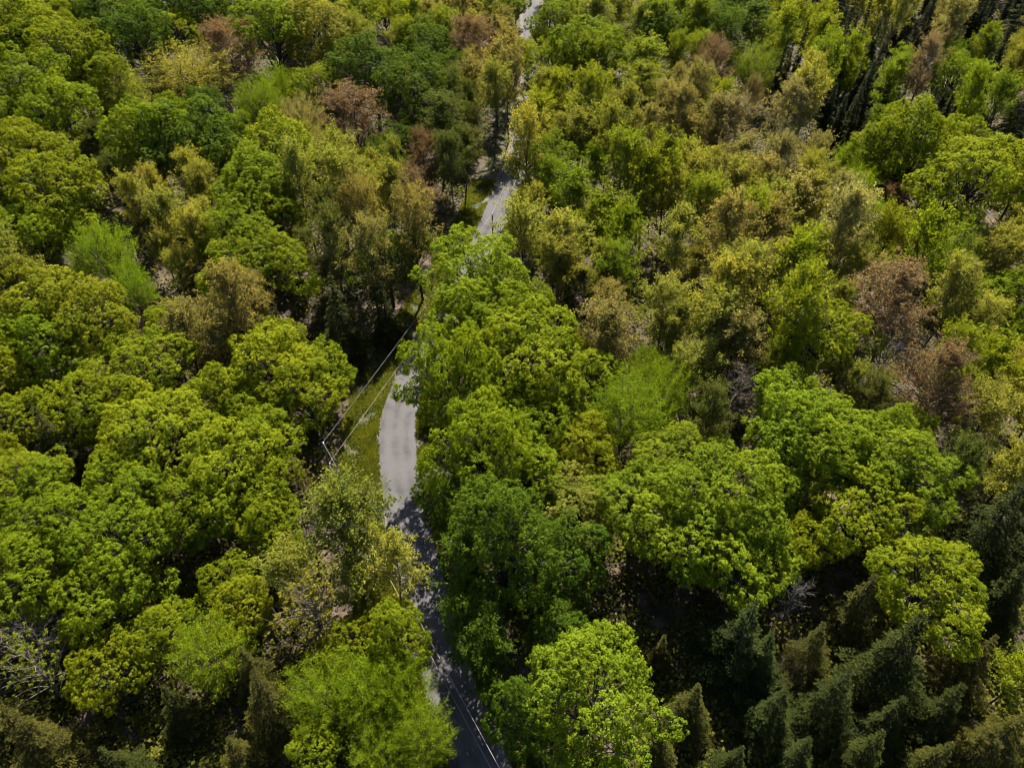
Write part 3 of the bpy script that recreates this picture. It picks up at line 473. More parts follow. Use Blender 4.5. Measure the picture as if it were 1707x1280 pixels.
(43.6,147.5,7.3,14.7,'airy','YO','small yellowish olive thin-leaved tree, upper right, left of a tan-brown tree'),
(156.8,283.2,4.4,20.9,'spruce','S','small dark green narrow spruce, upper right, back right of a yellowish olive tree'),
(-119.7,224.9,11.5,18.7,'maple','D','small deep green dense broadleaf, upper left, back right of a yellow-green broadleaf'),
(-101.4,258.4,11.4,18.4,'maple','D','small deep green dense broadleaf, upper left, behind a yellow-green broadleaf'),
(154.2,252.3,4.3,23.3,'spruce','S','small dark green narrow spruce, upper right, right of a yellowish olive tree'),
(-60.5,294.7,9.3,16.1,'maple','Y','small golden green dense broadleaf, upper centre, behind an olive green broadleaf'),
(-4.4,289.2,9.9,16.1,'maple','G','small bright green dense broadleaf, upper centre, behind a bright green broadleaf'),
(-138.7,234.5,10.5,18.3,'maple','YG','small yellow-green dense broadleaf, upper left, behind a yellow-green broadleaf and left of a yellow-green broadleaf'),
(-42.2,98.2,7.0,15.0,'airy','B2','small brownish olive thin-leaved tree, middle left, right of a brownish olive tree'),
(79.0,299.8,9.7,19.7,'airy','D','small deep green thin-leaved tree, upper right, behind a yellow-green broadleaf and behind a tan-brown tree'),
(-42.7,223.5,8.4,16.7,'airy','O','small olive green thin-leaved tree, upper centre, right of an olive green tree'),
(-42.2,264.0,9.6,13.5,'maple','Y','small golden green dense broadleaf, upper centre, right of a golden green broadleaf'),
(82.4,241.6,7.9,17.0,'airy','YG','small yellow-green thin-leaved tree, upper right, behind a yellow-green broadleaf and behind a light green tree'),
(-148.3,247.5,10.1,15.0,'maple','YG','small yellow-green dense broadleaf, upper left, behind a yellow-green broadleaf and behind a yellowish olive tree'),
(-127.0,218.4,10.9,16.4,'maple','YG','small yellow-green dense broadleaf, upper left, behind a yellow-green broadleaf and behind an olive green tree'),
(160.9,272.9,3.5,19.7,'spruce','S','small dark green narrow spruce, upper right, back right of a pinkish tan budding tree'),
(145.4,243.5,4.8,21.4,'spruce','S','small dark green narrow spruce, upper right, back left of a brown-tinged dark green hemlock'),
(-71.9,134.9,6.3,11.3,'airy','YO','small yellowish olive thin-leaved tree, upper left, front left of a deep green broadleaf'),
(-64.6,100.6,8.0,13.7,'fine','FG','vivid green feathery tree, middle left, behind a yellow-green broadleaf and behind a bright green broadleaf'),
(-10.4,254.6,9.3,19.9,'airy','YO','small yellowish olive thin-leaved tree, upper centre, back right of a tan-brown tree'),
(42.9,181.3,7.3,15.8,'airy','B2','small brownish olive thin-leaved tree, upper centre, behind a brownish olive tree'),
(-115.5,210.1,7.8,14.1,'maple','D','small deep green dense broadleaf, upper left, left of a deep green broadleaf'),
(113.7,156.6,8.3,13.3,'hemlock','H','small dark green hemlock, upper right, right of a yellow-green broadleaf and behind a tan-brown tree'),
(-6.1,266.3,8.8,13.6,'maple','G','small bright green dense broadleaf, upper centre, back left of a bright green broadleaf'),
(29.0,277.1,9.1,20.6,'airy','O','small olive green thin-leaved tree, upper centre, behind a yellow-green tree and behind a yellow-green broadleaf'),
(35.3,275.9,8.7,17.9,'airy','O','small olive green thin-leaved tree, upper centre, back right of a yellowish olive feathery tree'),
(-142.3,249.1,8.2,14.8,'maple','YG','small yellow-green dense broadleaf, upper left, left of a yellow-green broadleaf and behind a yellow-green broadleaf'),
(113.7,144.8,6.6,10.7,'hemlock','H','small dark green hemlock, upper right, behind a bright green broadleaf and behind a yellow-green tree'),
(167.5,258.8,4.1,18.2,'spruce','S','small dark green narrow spruce, upper right, behind a light green tree'),
(30.4,306.3,10.2,16.2,'fine','YO','small yellowish olive feathery tree, upper centre, behind an olive green tree'),
(77.0,246.9,10.1,18.6,'airy','D','small deep green thin-leaved tree, upper right, back left of a yellow-green tree'),
(-50.0,171.1,11.5,16.6,'fine','T','tan-brown feathery tree, upper left, behind an olive green tree and behind a bright green broadleaf'),
(137.9,289.2,8.8,17.9,'airy','YO','small yellowish olive thin-leaved tree, upper right, back left of a tan-brown tree'),
(149.0,223.2,9.9,18.3,'hemlock','HB','small brown-tinged dark green hemlock, upper right, behind a yellow-green broadleaf and behind a yellow-green tree'),
(120.2,264.3,7.2,14.9,'airy','YO','small yellowish olive thin-leaved tree, upper right, back right of a dark green hemlock'),
(-29.2,253.5,8.7,16.1,'airy','YG','small yellow-green thin-leaved tree, upper centre, behind a yellow-green tree and behind a tan-brown tree'),
(73.9,71.2,8.0,18.2,'airy','YO','yellowish olive thin-leaved tree, middle right, behind a dark green hemlock and behind a yellow-green tree'),
(37.0,247.0,8.1,14.7,'airy','O','small olive green thin-leaved tree, upper centre, back left of an olive green tree'),
(-60.5,254.3,9.8,16.1,'maple','O','small olive green dense broadleaf, upper left, back left of an olive green tree'),
(-60.1,129.1,8.8,18.5,'airy','YO','yellowish olive thin-leaved tree, upper left, behind a yellowish olive tree and behind a yellow-green broadleaf'),
(-113.2,234.6,9.4,16.3,'maple','D','small deep green dense broadleaf, upper left, back left of a yellow-green broadleaf'),
(138.0,260.7,3.7,18.7,'spruce','S','small dark green narrow spruce, upper right, back left of a bright green tree'),
(97.4,270.0,8.4,17.3,'hemlock','H','small dark green hemlock, upper right, behind a yellow-green broadleaf and behind a yellow-green tree'),
(80.0,103.8,6.0,11.5,'airy','YO','small yellowish olive thin-leaved tree, middle right, behind a yellow-green tree and behind a yellow-green broadleaf'),
(48.5,180.3,7.5,16.9,'airy','YG','small yellow-green thin-leaved tree, upper right, behind a yellow-green tree and behind a brownish olive tree'),
(-95.5,249.7,10.3,15.3,'maple','D','small deep green dense broadleaf, upper left, behind a reddish brown budding tree'),
(106.5,139.4,9.5,16.6,'maple','YG','yellow-green dense broadleaf, upper right, right of a yellow-green broadleaf and behind a yellowish olive tree'),
(-47.2,165.2,7.1,11.6,'fine','T','small tan-brown feathery tree, upper left, back left of an olive green tree'),
(73.5,140.7,8.8,15.1,'fine','FG','small vivid green feathery tree, upper right, behind a yellow-green tree and behind a yellow-green broadleaf'),
(-46.7,156.6,7.9,15.4,'airy','O','small olive green thin-leaved tree, upper left, right of a yellow-green broadleaf'),
(-81.5,88.4,6.7,14.7,'airy','O','small olive green thin-leaved tree, middle left, in front of an olive green tree'),
(112.0,253.7,7.5,13.5,'airy','YO','small yellowish olive thin-leaved tree, upper right, right of a dark green hemlock'),
(94.1,151.0,6.6,11.4,'maple','G','small bright green dense broadleaf, upper right, behind a yellow-green tree and behind a tan-brown tree'),
(33.1,58.0,8.9,13.5,'maple','L','light green dense broadleaf, middle right, right of a light green broadleaf'),
(71.3,276.3,7.3,14.9,'airy','D','small deep green thin-leaved tree, upper right, behind a bright green tree'),
(13.6,270.0,9.5,16.6,'fine','YO','small yellowish olive feathery tree, upper centre, back left of a yellowish olive feathery tree'),
(12.6,278.5,8.0,14.3,'fine','YO','small yellowish olive feathery tree, upper centre, right of a bright green broadleaf'),
(-119.1,243.2,8.6,13.0,'maple','D','small deep green dense broadleaf, upper left, behind a bright green broadleaf'),
(41.4,270.0,9.7,21.1,'airy','O','small olive green thin-leaved tree, upper centre, behind a bright green tree'),
(-60.3,186.5,9.9,16.6,'fine','FG','small vivid green feathery tree, upper left, back right of a vivid green feathery tree'),
(8.9,85.5,7.2,13.0,'maple','YG','yellow-green dense broadleaf, mid photo, left of a tan-brown tree and behind a bright green broadleaf'),
(103.9,236.2,11.3,21.3,'hemlock','H','small dark green hemlock, upper right, behind a yellow-green tree and right of a yellow-green tree'),
(49.8,271.1,7.2,14.9,'airy','G','small bright green thin-leaved tree, upper centre, behind a yellow-green tree and behind a tan-brown tree'),
(25.2,183.3,7.3,13.7,'airy','O','small olive green thin-leaved tree, upper centre, right of a yellow-green tree'),
(73.8,297.0,7.1,15.6,'airy','G','small bright green thin-leaved tree, upper right, behind a yellow-green tree and behind a tan-brown tree'),
(55.3,69.3,6.9,12.0,'maple','L','light green dense broadleaf, middle right, behind a yellow-green broadleaf and right of a yellow-green tree'),
(167.1,270.9,3.7,18.2,'spruce','S','small dark green narrow spruce, upper right, behind a dark green hemlock'),
(-31.2,303.3,9.5,18.5,'airy','T','small tan-brown thin-leaved tree, upper centre, behind a yellow-green tree and behind a tan-brown tree'),
(4.6,132.5,6.8,14.0,'airy','YO','small yellowish olive thin-leaved tree, upper centre, behind a tan-brown tree and behind a yellow-green broadleaf'),
(-85.4,140.0,7.3,15.5,'airy','DO','small dull dark green thin-leaved tree, upper left, behind a leaning grey tree'),
(-29.3,291.5,9.2,17.3,'airy','T','small tan-brown thin-leaved tree, upper centre, behind a yellow-green tree and behind a deep green broadleaf'),
(-4.5,175.0,10.2,22.1,'airy','YO','small yellowish olive thin-leaved tree, upper centre, front left of a brownish olive tree'),
(22.9,176.1,7.4,14.6,'airy','O','small olive green thin-leaved tree, upper centre, left of an olive green tree'),
(77.7,74.3,6.1,12.2,'airy','YO','small yellowish olive thin-leaved tree, middle right, front right of a yellowish olive tree'),
(-112.6,147.8,9.7,15.0,'maple','G','bright green dense broadleaf, upper left, behind an amber-tinged green broadleaf and behind a yellow-green broadleaf'),
(12.1,307.2,7.5,11.3,'fine','YO','small yellowish olive feathery tree, upper centre, back right of a bright green broadleaf'),
(64.3,138.4,7.8,16.6,'airy','YO','small yellowish olive thin-leaved tree, upper right, back right of a pale straw-coloured tree'),
(-16.9,243.7,9.8,22.1,'airy','T','small tan-brown thin-leaved tree, upper centre, behind a tan-brown tree and right of a yellow-green tree'),
(-162.2,241.2,11.3,17.1,'maple','YG','small yellow-green dense broadleaf, upper left, behind a yellow-green broadleaf and behind an amber-tinged green broadleaf'),
(58.4,288.0,6.9,12.9,'airy','G','small bright green thin-leaved tree, upper centre, behind a tan-brown tree and behind a yellow-green tree'),
(-121.2,234.5,7.6,13.1,'maple','D','small deep green dense broadleaf, upper left, right of a yellow-green broadleaf'),
(76.6,267.1,7.9,16.4,'airy','D','small deep green thin-leaved tree, upper right, back right of a deep green tree'),
(112.3,270.3,10.4,18.2,'hemlock','H','small dark green hemlock, upper right, behind a yellow-green tree and behind a yellowish olive tree'),
(42.9,188.6,7.1,16.1,'airy','B2','small brownish olive thin-leaved tree, upper centre, in front of a dark green narrow spruce'),
(97.6,301.2,7.6,13.0,'hemlock','H','small dark green hemlock, upper right, behind a yellow-green tree and behind a deep green tree'),
(12.5,171.7,7.9,15.8,'airy','YO','small yellowish olive thin-leaved tree, upper centre, behind a yellowish olive tree'),
(148.9,252.2,4.0,20.7,'spruce','S','small dark green narrow spruce, upper right, back right of a light green tree'),
(-107.5,230.6,8.9,14.7,'maple','D','small deep green dense broadleaf, upper left, behind a yellowish olive feathery tree'),
(162.1,229.4,9.0,15.5,'hemlock','HB','small brown-tinged dark green hemlock, upper right, behind a tan-brown tree and behind a yellow-green tree'),
(156.0,269.9,4.7,21.8,'spruce','S','small dark green narrow spruce, upper right, right of a dark green hemlock'),
(82.3,252.0,8.3,17.7,'airy','D','small deep green thin-leaved tree, upper right, behind a yellow-green broadleaf'),
(71.7,242.9,10.0,20.9,'airy','D','small deep green thin-leaved tree, upper right, back left of a yellow-green broadleaf'),
(-137.2,216.3,10.3,17.9,'maple','YG','small yellow-green dense broadleaf, upper left, behind a yellow-green broadleaf and behind a brownish olive tree'),
(90.6,303.5,8.6,17.2,'airy','D','small deep green thin-leaved tree, upper right, behind a yellow-green tree and behind a yellow-green broadleaf'),
(90.2,279.5,7.0,14.4,'airy','YG','small yellow-green thin-leaved tree, upper right, behind a yellow-green tree and behind a deep green tree'),
(-49.5,58.6,9.9,14.5,'maple','G','bright green dense broadleaf, middle left, left of a yellow-green broadleaf and behind a yellow-green broadleaf'),
(-75.3,76.1,9.7,14.9,'maple','YG','yellow-green dense broadleaf, middle left, behind a yellow-green broadleaf and left of a bright green broadleaf'),
(-56.0,270.6,8.9,14.3,'maple','Y','small golden green dense broadleaf, upper centre, behind an olive green tree'),
(-36.3,255.8,7.6,17.0,'airy','YG','small yellow-green thin-leaved tree, upper centre, behind a yellow-green tree and behind a grey leafless tree'),
(13.4,291.6,9.0,14.3,'fine','YO','small yellowish olive feathery tree, upper centre, left of an olive green tree'),
(12.3,284.8,9.3,14.7,'fine','YO','small yellowish olive feathery tree, upper centre, back right of a brownish olive tree'),
(-41.5,252.2,10.5,15.3,'maple','Y','small golden green dense broadleaf, upper centre, left of a yellow-green tree'),
(-39.4,116.6,7.1,13.5,'airy','DO','small dull dark green thin-leaved tree, upper left, left of a dull dark green tree'),
(-24.3,282.5,7.6,15.0,'airy','T','small tan-brown thin-leaved tree, upper centre, behind a tan-brown tree and behind a deep green broadleaf'),
(97.2,231.8,11.2,18.2,'hemlock','H','small dark green hemlock, upper right, behind a yellow-green tree and right of a yellow-green broadleaf'),
(-156.9,249.5,9.6,15.1,'maple','YG','small yellow-green dense broadleaf, upper left, behind a yellow-green broadleaf and left of a yellow-green tree'),
(148.3,259.6,4.6,21.1,'spruce','S','small dark green narrow spruce, upper right, back right of a yellow-green tree'),
(61.6,270.8,8.3,16.0,'airy','G','small bright green thin-leaved tree, upper right, behind a tan-brown tree and behind a yellow-green tree'),
(41.1,75.6,7.9,14.0,'maple','L','light green dense broadleaf, middle right, behind a yellow-green broadleaf and left of a yellow-green tree'),
(-83.7,145.5,6.5,9.2,'maple','G','small bright green dense broadleaf, upper left, front left of a bright green broadleaf'),
(160.6,264.8,4.3,23.1,'spruce','S','small dark green narrow spruce, upper right, right of a yellow-green tree'),
(67.0,133.3,8.1,15.9,'airy','P3','small pale straw-coloured thin-leaved tree, upper right, behind a yellow-green tree and behind a yellow-green broadleaf'),
(-90.6,119.1,7.8,13.6,'maple','G','small bright green dense broadleaf, upper left, left of a yellow-green broadleaf'),
(168.7,285.0,4.5,23.9,'spruce','S','small dark green narrow spruce, upper right, right of a yellow-green broadleaf'),
(-10.1,273.4,10.2,17.1,'maple','G','small bright green dense broadleaf, upper centre, back right of a tan-brown tree'),
(56.8,44.4,8.9,15.2,'hemlock','H','dark green hemlock, lower right, behind a yellow-green tree and right of a golden green broadleaf'),
(-17.0,301.1,9.6,18.2,'airy','T','small tan-brown thin-leaved tree, upper centre, behind a tan-brown tree and behind a brownish olive tree'),
(28.0,291.7,8.9,14.0,'fine','YO','small yellowish olive feathery tree, upper centre, back right of a yellow-green broadleaf'),
(24.3,271.3,7.7,14.0,'fine','YO','small yellowish olive feathery tree, upper centre, behind a yellow-green tree'),
(85.8,301.6,9.7,20.5,'airy','D','small deep green thin-leaved tree, upper right, back left of a dark green hemlock'),
(-42.2,296.2,9.3,19.8,'airy','YG','small yellow-green thin-leaved tree, upper centre, behind a tan-brown tree and behind an olive green tree'),
(96.9,210.0,4.7,24.8,'spruce','S','small dark green narrow spruce, upper right, front right of a dark green hemlock'),
(-60.0,194.3,8.0,12.5,'maple','YG','small yellow-green dense broadleaf, upper left, behind a tan-brown feathery tree and behind a yellow-green broadleaf'),
(-70.2,266.4,9.9,16.0,'maple','O','small olive green dense broadleaf, upper left, back right of a bright green broadleaf'),
(-91.5,241.3,9.0,13.7,'maple','D','small deep green dense broadleaf, upper left, back left of a bright green broadleaf'),
(169.9,247.6,3.8,21.4,'spruce','S','small dark green narrow spruce, upper right, right of a vivid green feathery tree'),
(67.6,150.7,8.4,16.5,'airy','T','small tan-brown thin-leaved tree, upper right, right of a tan-brown tree and behind a yellow-green tree'),
(137.5,200.1,10.0,22.1,'airy','O','small olive green thin-leaved tree, upper right, right of a brown-tinged dark green hemlock'),
(-13.9,192.4,8.6,15.7,'airy','DO','small dull dark green thin-leaved tree, upper centre, left of a brownish olive tree'),
(-1.1,271.1,9.7,16.8,'maple','G','small bright green dense broadleaf, upper centre, behind a yellowish olive tree'),
(-73.5,170.2,8.7,15.6,'maple','D','small deep green dense broadleaf, upper left, in front of a yellowish olive feathery tree'),
(2.8,94.5,9.9,16.6,'maple','G','bright green dense broadleaf, mid photo, left of a tan-brown tree and behind a yellow-green broadleaf'),
(-11.3,295.0,10.4,17.8,'maple','G','small bright green dense broadleaf, upper centre, behind a tan-brown tree'),
(-139.1,199.4,10.6,19.0,'maple','YG','small yellow-green dense broadleaf, upper left, behind an olive green tree and behind a yellow-green broadleaf'),
(-115.7,252.4,10.5,16.8,'maple','D','small deep green dense broadleaf, upper left, back right of a bright green broadleaf'),
(-19.7,294.5,7.3,15.6,'airy','T','small tan-brown thin-leaved tree, upper centre, behind a yellowish olive tree and behind a yellow-green tree'),
(101.1,289.5,7.5,15.2,'hemlock','H','small dark green hemlock, upper right, behind a yellow-green broadleaf and behind a light green tree'),
(29.1,260.5,8.3,15.0,'airy','O','small olive green thin-leaved tree, upper centre, right of a yellowish olive feathery tree'),
(-130.2,228.5,10.9,16.0,'maple','YG','small yellow-green dense broadleaf, upper left, behind a yellow-green broadleaf and left of a tan-brown tree'),
(84.3,95.8,6.7,9.9,'maple','G','small bright green dense broadleaf, middle right, right of a yellowish olive tree'),
(-19.9,151.1,9.7,16.7,'red','B','small reddish brown budding tree, upper centre, right of a deep green broadleaf'),
(133.2,241.8,7.5,14.4,'airy','T','small tan-brown thin-leaved tree, upper right, behind a tan-brown tree and right of a yellow-green tree'),
(-37.3,300.5,8.5,17.0,'airy','YG','small yellow-green thin-leaved tree, upper centre, behind a tan-brown tree and behind a deep green broadleaf'),
(47.7,279.0,7.7,16.1,'airy','G','small bright green thin-leaved tree, upper centre, behind a bright green tree'),
(70.4,195.4,4.0,21.6,'spruce','S','small dark green narrow spruce, upper right, right of a bright green feathery tree'),
(-72.3,284.9,9.9,17.8,'maple','O','small olive green dense broadleaf, upper left, back left of a golden green broadleaf'),
(124.2,169.5,9.1,18.5,'hemlock','H','small dark green hemlock, upper right, behind a yellowish olive tree and behind a tan-brown tree'),
(59.3,246.6,10.0,22.1,'airy','D','small deep green thin-leaved tree, upper right, back right of a deep green broadleaf'),
(-143.4,205.0,7.6,13.2,'maple','YG','small yellow-green dense broadleaf, upper left, behind an amber-tinged green broadleaf and behind a yellow-green broadleaf'),
(-64.5,163.5,9.2,14.0,'maple','G','small bright green dense broadleaf, upper left, front left of a vivid green feathery tree'),
(172.3,259.0,3.8,21.2,'spruce','S','small dark green narrow spruce, upper right, back right of a dark green hemlock'),
(-16.0,181.8,9.1,18.4,'airy','DO','small dull dark green thin-leaved tree, upper centre, behind a dull dark green tree'),
(-12.7,248.4,9.6,20.9,'airy','T','small tan-brown thin-leaved tree, upper centre, right of a tan-brown tree and behind a yellow-green tree'),
(77.0,282.4,10.3,19.0,'airy','D','small deep green thin-leaved tree, upper right, left of a dark green hemlock'),
(82.1,168.7,4.0,22.0,'spruce','S','small dark green narrow spruce, upper right, front right of a light green tree'),
(-107.3,135.5,7.2,11.5,'maple','YG','small yellow-green dense broadleaf, upper left, behind a yellow-green broadleaf and behind a light green broadleaf'),
(184.6,271.5,4.0,22.9,'spruce','S','small dark green narrow spruce, upper right, back right of a reddish brown budding tree'),
(-31.5,277.8,8.6,17.2,'airy','T','small tan-brown thin-leaved tree, upper centre, behind a yellow-green tree and behind a grey leafless tree'),
(68.0,294.2,6.9,12.3,'airy','G','small bright green thin-leaved tree, upper right, behind a bright green tree'),
(17.4,144.4,8.1,16.5,'airy','G','small bright green thin-leaved tree, upper centre, left of a bright green tree'),
(154.1,241.9,3.7,16.7,'spruce','S','small dark green narrow spruce, upper right, behind a reddish brown budding tree'),
(-16.8,258.7,8.8,18.2,'airy','T','small tan-brown thin-leaved tree, upper centre, behind a yellow-green tree and right of a yellow-green tree'),
(85.7,267.5,10.1,17.9,'airy','YG','small yellow-green thin-leaved tree, upper right, behind a deep green tree and behind a yellow-green tree'),
(106.8,264.1,8.2,16.3,'hemlock','H','small dark green hemlock, upper right, behind a yellow-green tree and behind a tan-brown budding tree'),
(37.0,283.6,9.5,18.0,'airy','O','small olive green thin-leaved tree, upper centre, back left of a deep green broadleaf'),
(168.4,266.0,3.7,18.3,'spruce','S','small dark green narrow spruce, upper right, right of a tan-brown budding tree'),
(143.2,265.6,10.3,20.4,'airy','T','small tan-brown thin-leaved tree, upper right, behind a tan-brown tree and behind a bright green tree'),
(-89.1,234.8,8.1,14.5,'maple','D','small deep green dense broadleaf, upper left, right of a deep green broadleaf'),
(132.0,290.9,9.5,19.6,'airy','YO','small yellowish olive thin-leaved tree, upper right, back left of a dark green narrow spruce'),
(109.1,246.1,8.0,16.6,'airy','YO','small yellowish olive thin-leaved tree, upper right, left of a yellowish olive tree'),
(160.9,236.4,8.5,17.2,'hemlock','HB','small brown-tinged dark green hemlock, upper right, right of a brown-tinged dark green hemlock'),
(53.9,255.1,10.0,22.1,'airy','G','small bright green thin-leaved tree, upper centre, behind a deep green tree'),
(53.0,302.1,9.4,20.2,'airy','G','small bright green thin-leaved tree, upper centre, back right of an olive green tree'),
(133.6,175.9,7.9,13.3,'hemlock','H','small dark green hemlock, upper right, behind a tan-brown tree and behind a bright green broadleaf'),
(5.2,38.3,7.9,13.0,'maple','D','deep green dense broadleaf, lower centre, front right of a deep green broadleaf'),
(-70.2,241.7,9.5,14.7,'maple','G','small bright green dense broadleaf, upper left, back left of an olive green broadleaf'),
(124.7,272.8,10.3,20.7,'airy','YO','small yellowish olive thin-leaved tree, upper right, back right of a yellow-green tree'),
(74.0,290.8,7.9,14.3,'airy','G','small bright green thin-leaved tree, upper right, back right of a bright green tree'),
(25.3,188.9,8.2,14.4,'airy','YG','small yellow-green thin-leaved tree, upper centre, behind an olive green tree and behind a yellow-green tree'),
(43.9,253.0,8.2,15.4,'airy','G','small bright green thin-leaved tree, upper centre, behind an olive green tree'),
(52.8,290.4,10.2,19.1,'airy','G','small bright green thin-leaved tree, upper centre, behind a deep green broadleaf'),
(-97.2,264.5,9.9,17.5,'maple','D','small deep green dense broadleaf, upper left, back left of an olive green broadleaf'),
(148.0,279.6,7.5,15.5,'airy','T','small tan-brown thin-leaved tree, upper right, behind a tan-brown tree and right of a yellow-green broadleaf'),
(-155.0,228.3,8.2,12.8,'maple','YG','small yellow-green dense broadleaf, upper left, behind a leaning grey tree and behind a yellow-green broadleaf'),
(-67.6,291.5,10.0,15.8,'maple','Y','small golden green dense broadleaf, upper left, back left of a golden green broadleaf'),
(-35.0,267.3,8.8,20.0,'airy','YG','small yellow-green thin-leaved tree, upper centre, behind a tan-brown tree and behind a yellow-green tree'),
(90.8,169.1,9.2,15.5,'maple','G','small bright green dense broadleaf, upper right, in front of a dark green narrow spruce'),
(-121.0,212.1,9.7,14.0,'maple','YG','small yellow-green dense broadleaf, upper left, right of a yellow-green broadleaf and behind a yellow-green broadleaf'),
(-131.7,181.4,9.8,15.3,'maple','YG','small yellow-green dense broadleaf, upper left, left of a yellow-green broadleaf'),
(-44.7,85.0,8.8,17.8,'airy','B2','brownish olive thin-leaved tree, middle left, behind a yellow-green broadleaf and behind a golden green broadleaf'),
(89.8,273.1,7.6,15.7,'airy','YG','small yellow-green thin-leaved tree, upper right, behind a yellow-green tree and behind a light green tree'),
(113.3,282.8,10.1,16.6,'hemlock','H','small dark green hemlock, upper right, behind a yellow-green tree and behind a bright green broadleaf'),
(170.0,276.0,3.7,20.6,'spruce','S','small dark green narrow spruce, upper right, right of a deep green tree'),
(-22.0,99.0,7.4,14.2,'hemlock','H','small dark green hemlock, mid photo, right of a dark green hemlock'),
(-72.1,123.4,7.4,16.6,'airy','YO','small yellowish olive thin-leaved tree, upper left, right of a leaning grey tree'),
(-30.5,267.5,7.2,12.7,'airy','YG','small yellow-green thin-leaved tree, upper centre, left of a tan-brown tree and behind a tan-brown tree'),
(106.4,283.7,10.8,20.4,'hemlock','H','small dark green hemlock, upper right, behind a dark green hemlock and behind a yellow-green broadleaf'),
(-24.7,31.7,8.1,15.3,'hemlock','HB','brown-tinged dark green hemlock, lower left, in front of a brown-tinged dark green hemlock'),
(-10.9,169.9,8.2,15.8,'airy','DO','small dull dark green thin-leaved tree, upper centre, right of a dull dark green tree'),
(35.5,171.0,10.0,19.9,'airy','B2','small brownish olive thin-leaved tree, upper centre, left of a brownish olive tree'),
(-35.9,294.3,9.9,17.4,'airy','YG','small yellow-green thin-leaved tree, upper centre, behind a tan-brown tree and behind a grey leafless tree'),
(178.2,276.5,4.2,24.2,'spruce','S','small dark green narrow spruce, upper right, behind a yellowish olive tree'),
(83.5,246.8,7.2,13.8,'airy','YG','small yellow-green thin-leaved tree, upper right, behind a yellow-green broadleaf and left of a yellow-green tree'),
(7.6,139.6,8.3,15.9,'airy','G','small bright green thin-leaved tree, upper centre, in front of a light green broadleaf'),
(126.5,175.6,9.4,18.0,'hemlock','H','small dark green hemlock, upper right, behind a tan-brown tree and right of a yellow-green tree'),
(-10.1,176.0,8.3,18.0,'airy','DO','small dull dark green thin-leaved tree, upper centre, back right of a dull dark green tree'),
(-67.6,62.5,7.0,10.9,'maple','YG','yellow-green dense broadleaf, middle left, behind a bright green broadleaf and left of a yellow-green broadleaf'),
(-85.9,278.3,11.1,16.7,'maple','D','small deep green dense broadleaf, upper left, left of a golden green broadleaf'),
(-28.9,141.0,8.7,16.6,'airy','O','small olive green thin-leaved tree, upper centre, left of a reddish brown budding tree'),
(-70.3,129.0,7.6,16.0,'airy','YO','small yellowish olive thin-leaved tree, upper left, in front of a bright green broadleaf'),
(-34.6,242.8,10.0,19.0,'airy','YG','small yellow-green thin-leaved tree, upper centre, behind a yellow-green tree and behind a deep green broadleaf'),
(172.7,254.5,3.5,18.7,'spruce','S','small dark green narrow spruce, upper right, right of a pinkish tan budding tree'),
(154.4,235.0,3.7,19.3,'spruce','S','small dark green narrow spruce, upper right, behind a light green feathery tree'),
(41.4,297.1,9.8,21.6,'airy','O','small olive green thin-leaved tree, upper centre, behind a deep green broadleaf'),
(58.6,276.7,7.6,13.7,'airy','G','small bright green thin-leaved tree, upper centre, back left of a deep green tree'),
(96.9,107.3,6.7,10.6,'maple','G','small bright green dense broadleaf, middle right, right of a bright green broadleaf'),
(-10.3,187.4,10.1,19.0,'airy','B2','small brownish olive thin-leaved tree, upper centre, in front of a yellowish olive tree'),
(-35.7,283.1,8.7,17.1,'airy','YG','small yellow-green thin-leaved tree, upper centre, behind a tan-brown tree and left of a yellow-green broadleaf'),
(27.0,69.7,8.6,17.4,'airy','DO','dull dark green thin-leaved tree, middle right, left of a brown leafless tree'),
(120.6,153.1,8.2,13.3,'hemlock','H','small dark green hemlock, upper right, right of a yellow-green tree and behind a yellow-green tree'),
(51.4,79.2,6.1,12.0,'airy','O','small olive green thin-leaved tree, middle right, left of a grey leafless tree'),
(43.5,174.1,10.1,22.1,'airy','B2','small brownish olive thin-leaved tree, upper right, behind a yellow-green tree and behind a tan-brown tree'),
(-107.3,243.7,10.1,15.2,'maple','D','small deep green dense broadleaf, upper left, back left of a reddish brown budding tree'),
(131.8,282.8,8.9,15.9,'airy','YO','small yellowish olive thin-leaved tree, upper right, back left of a vivid green feathery tree'),
(52.4,75.4,7.4,13.5,'airy','DO','dull dark green thin-leaved tree, middle right, in front of a grey leafless tree'),
(-37.9,73.0,7.3,12.4,'maple','Y','golden green dense broadleaf, middle left, behind a yellow-green broadleaf and behind a bright green broadleaf'),
(-103.6,222.9,8.8,13.0,'maple','D','small deep green dense broadleaf, upper left, left of a reddish brown budding tree'),
(29.5,266.0,9.1,18.9,'airy','O','small olive green thin-leaved tree, upper centre, behind a yellow-green broadleaf and behind a yellow-green tree'),
(64.9,279.2,8.3,18.7,'airy','G','small bright green thin-leaved tree, upper right, behind a deep green tree'),
(97.0,284.6,10.0,18.9,'hemlock','H','small dark green hemlock, upper right, behind a yellow-green broadleaf and behind a yellowish olive tree'),
(150.6,283.4,8.5,16.4,'airy','T','small tan-brown thin-leaved tree, upper right, behind a tan-brown tree and behind a dark green hemlock'),
(-41.6,288.0,7.4,14.9,'airy','YG','small yellow-green thin-leaved tree, upper centre, behind a yellow-green tree and behind an olive green tree'),
(-137.9,205.9,7.7,11.4,'maple','YG','small yellow-green dense broadleaf, upper left, behind a brownish olive tree and behind a yellow-green broadleaf'),
(139.0,206.5,7.4,14.4,'airy','O','small olive green thin-leaved tree, upper right, behind an olive green tree'),
(-52.5,30.1,8.8,16.8,'hemlock','HB','brown-tinged dark green hemlock, lower left, left of a brown-tinged dark green hemlock'),
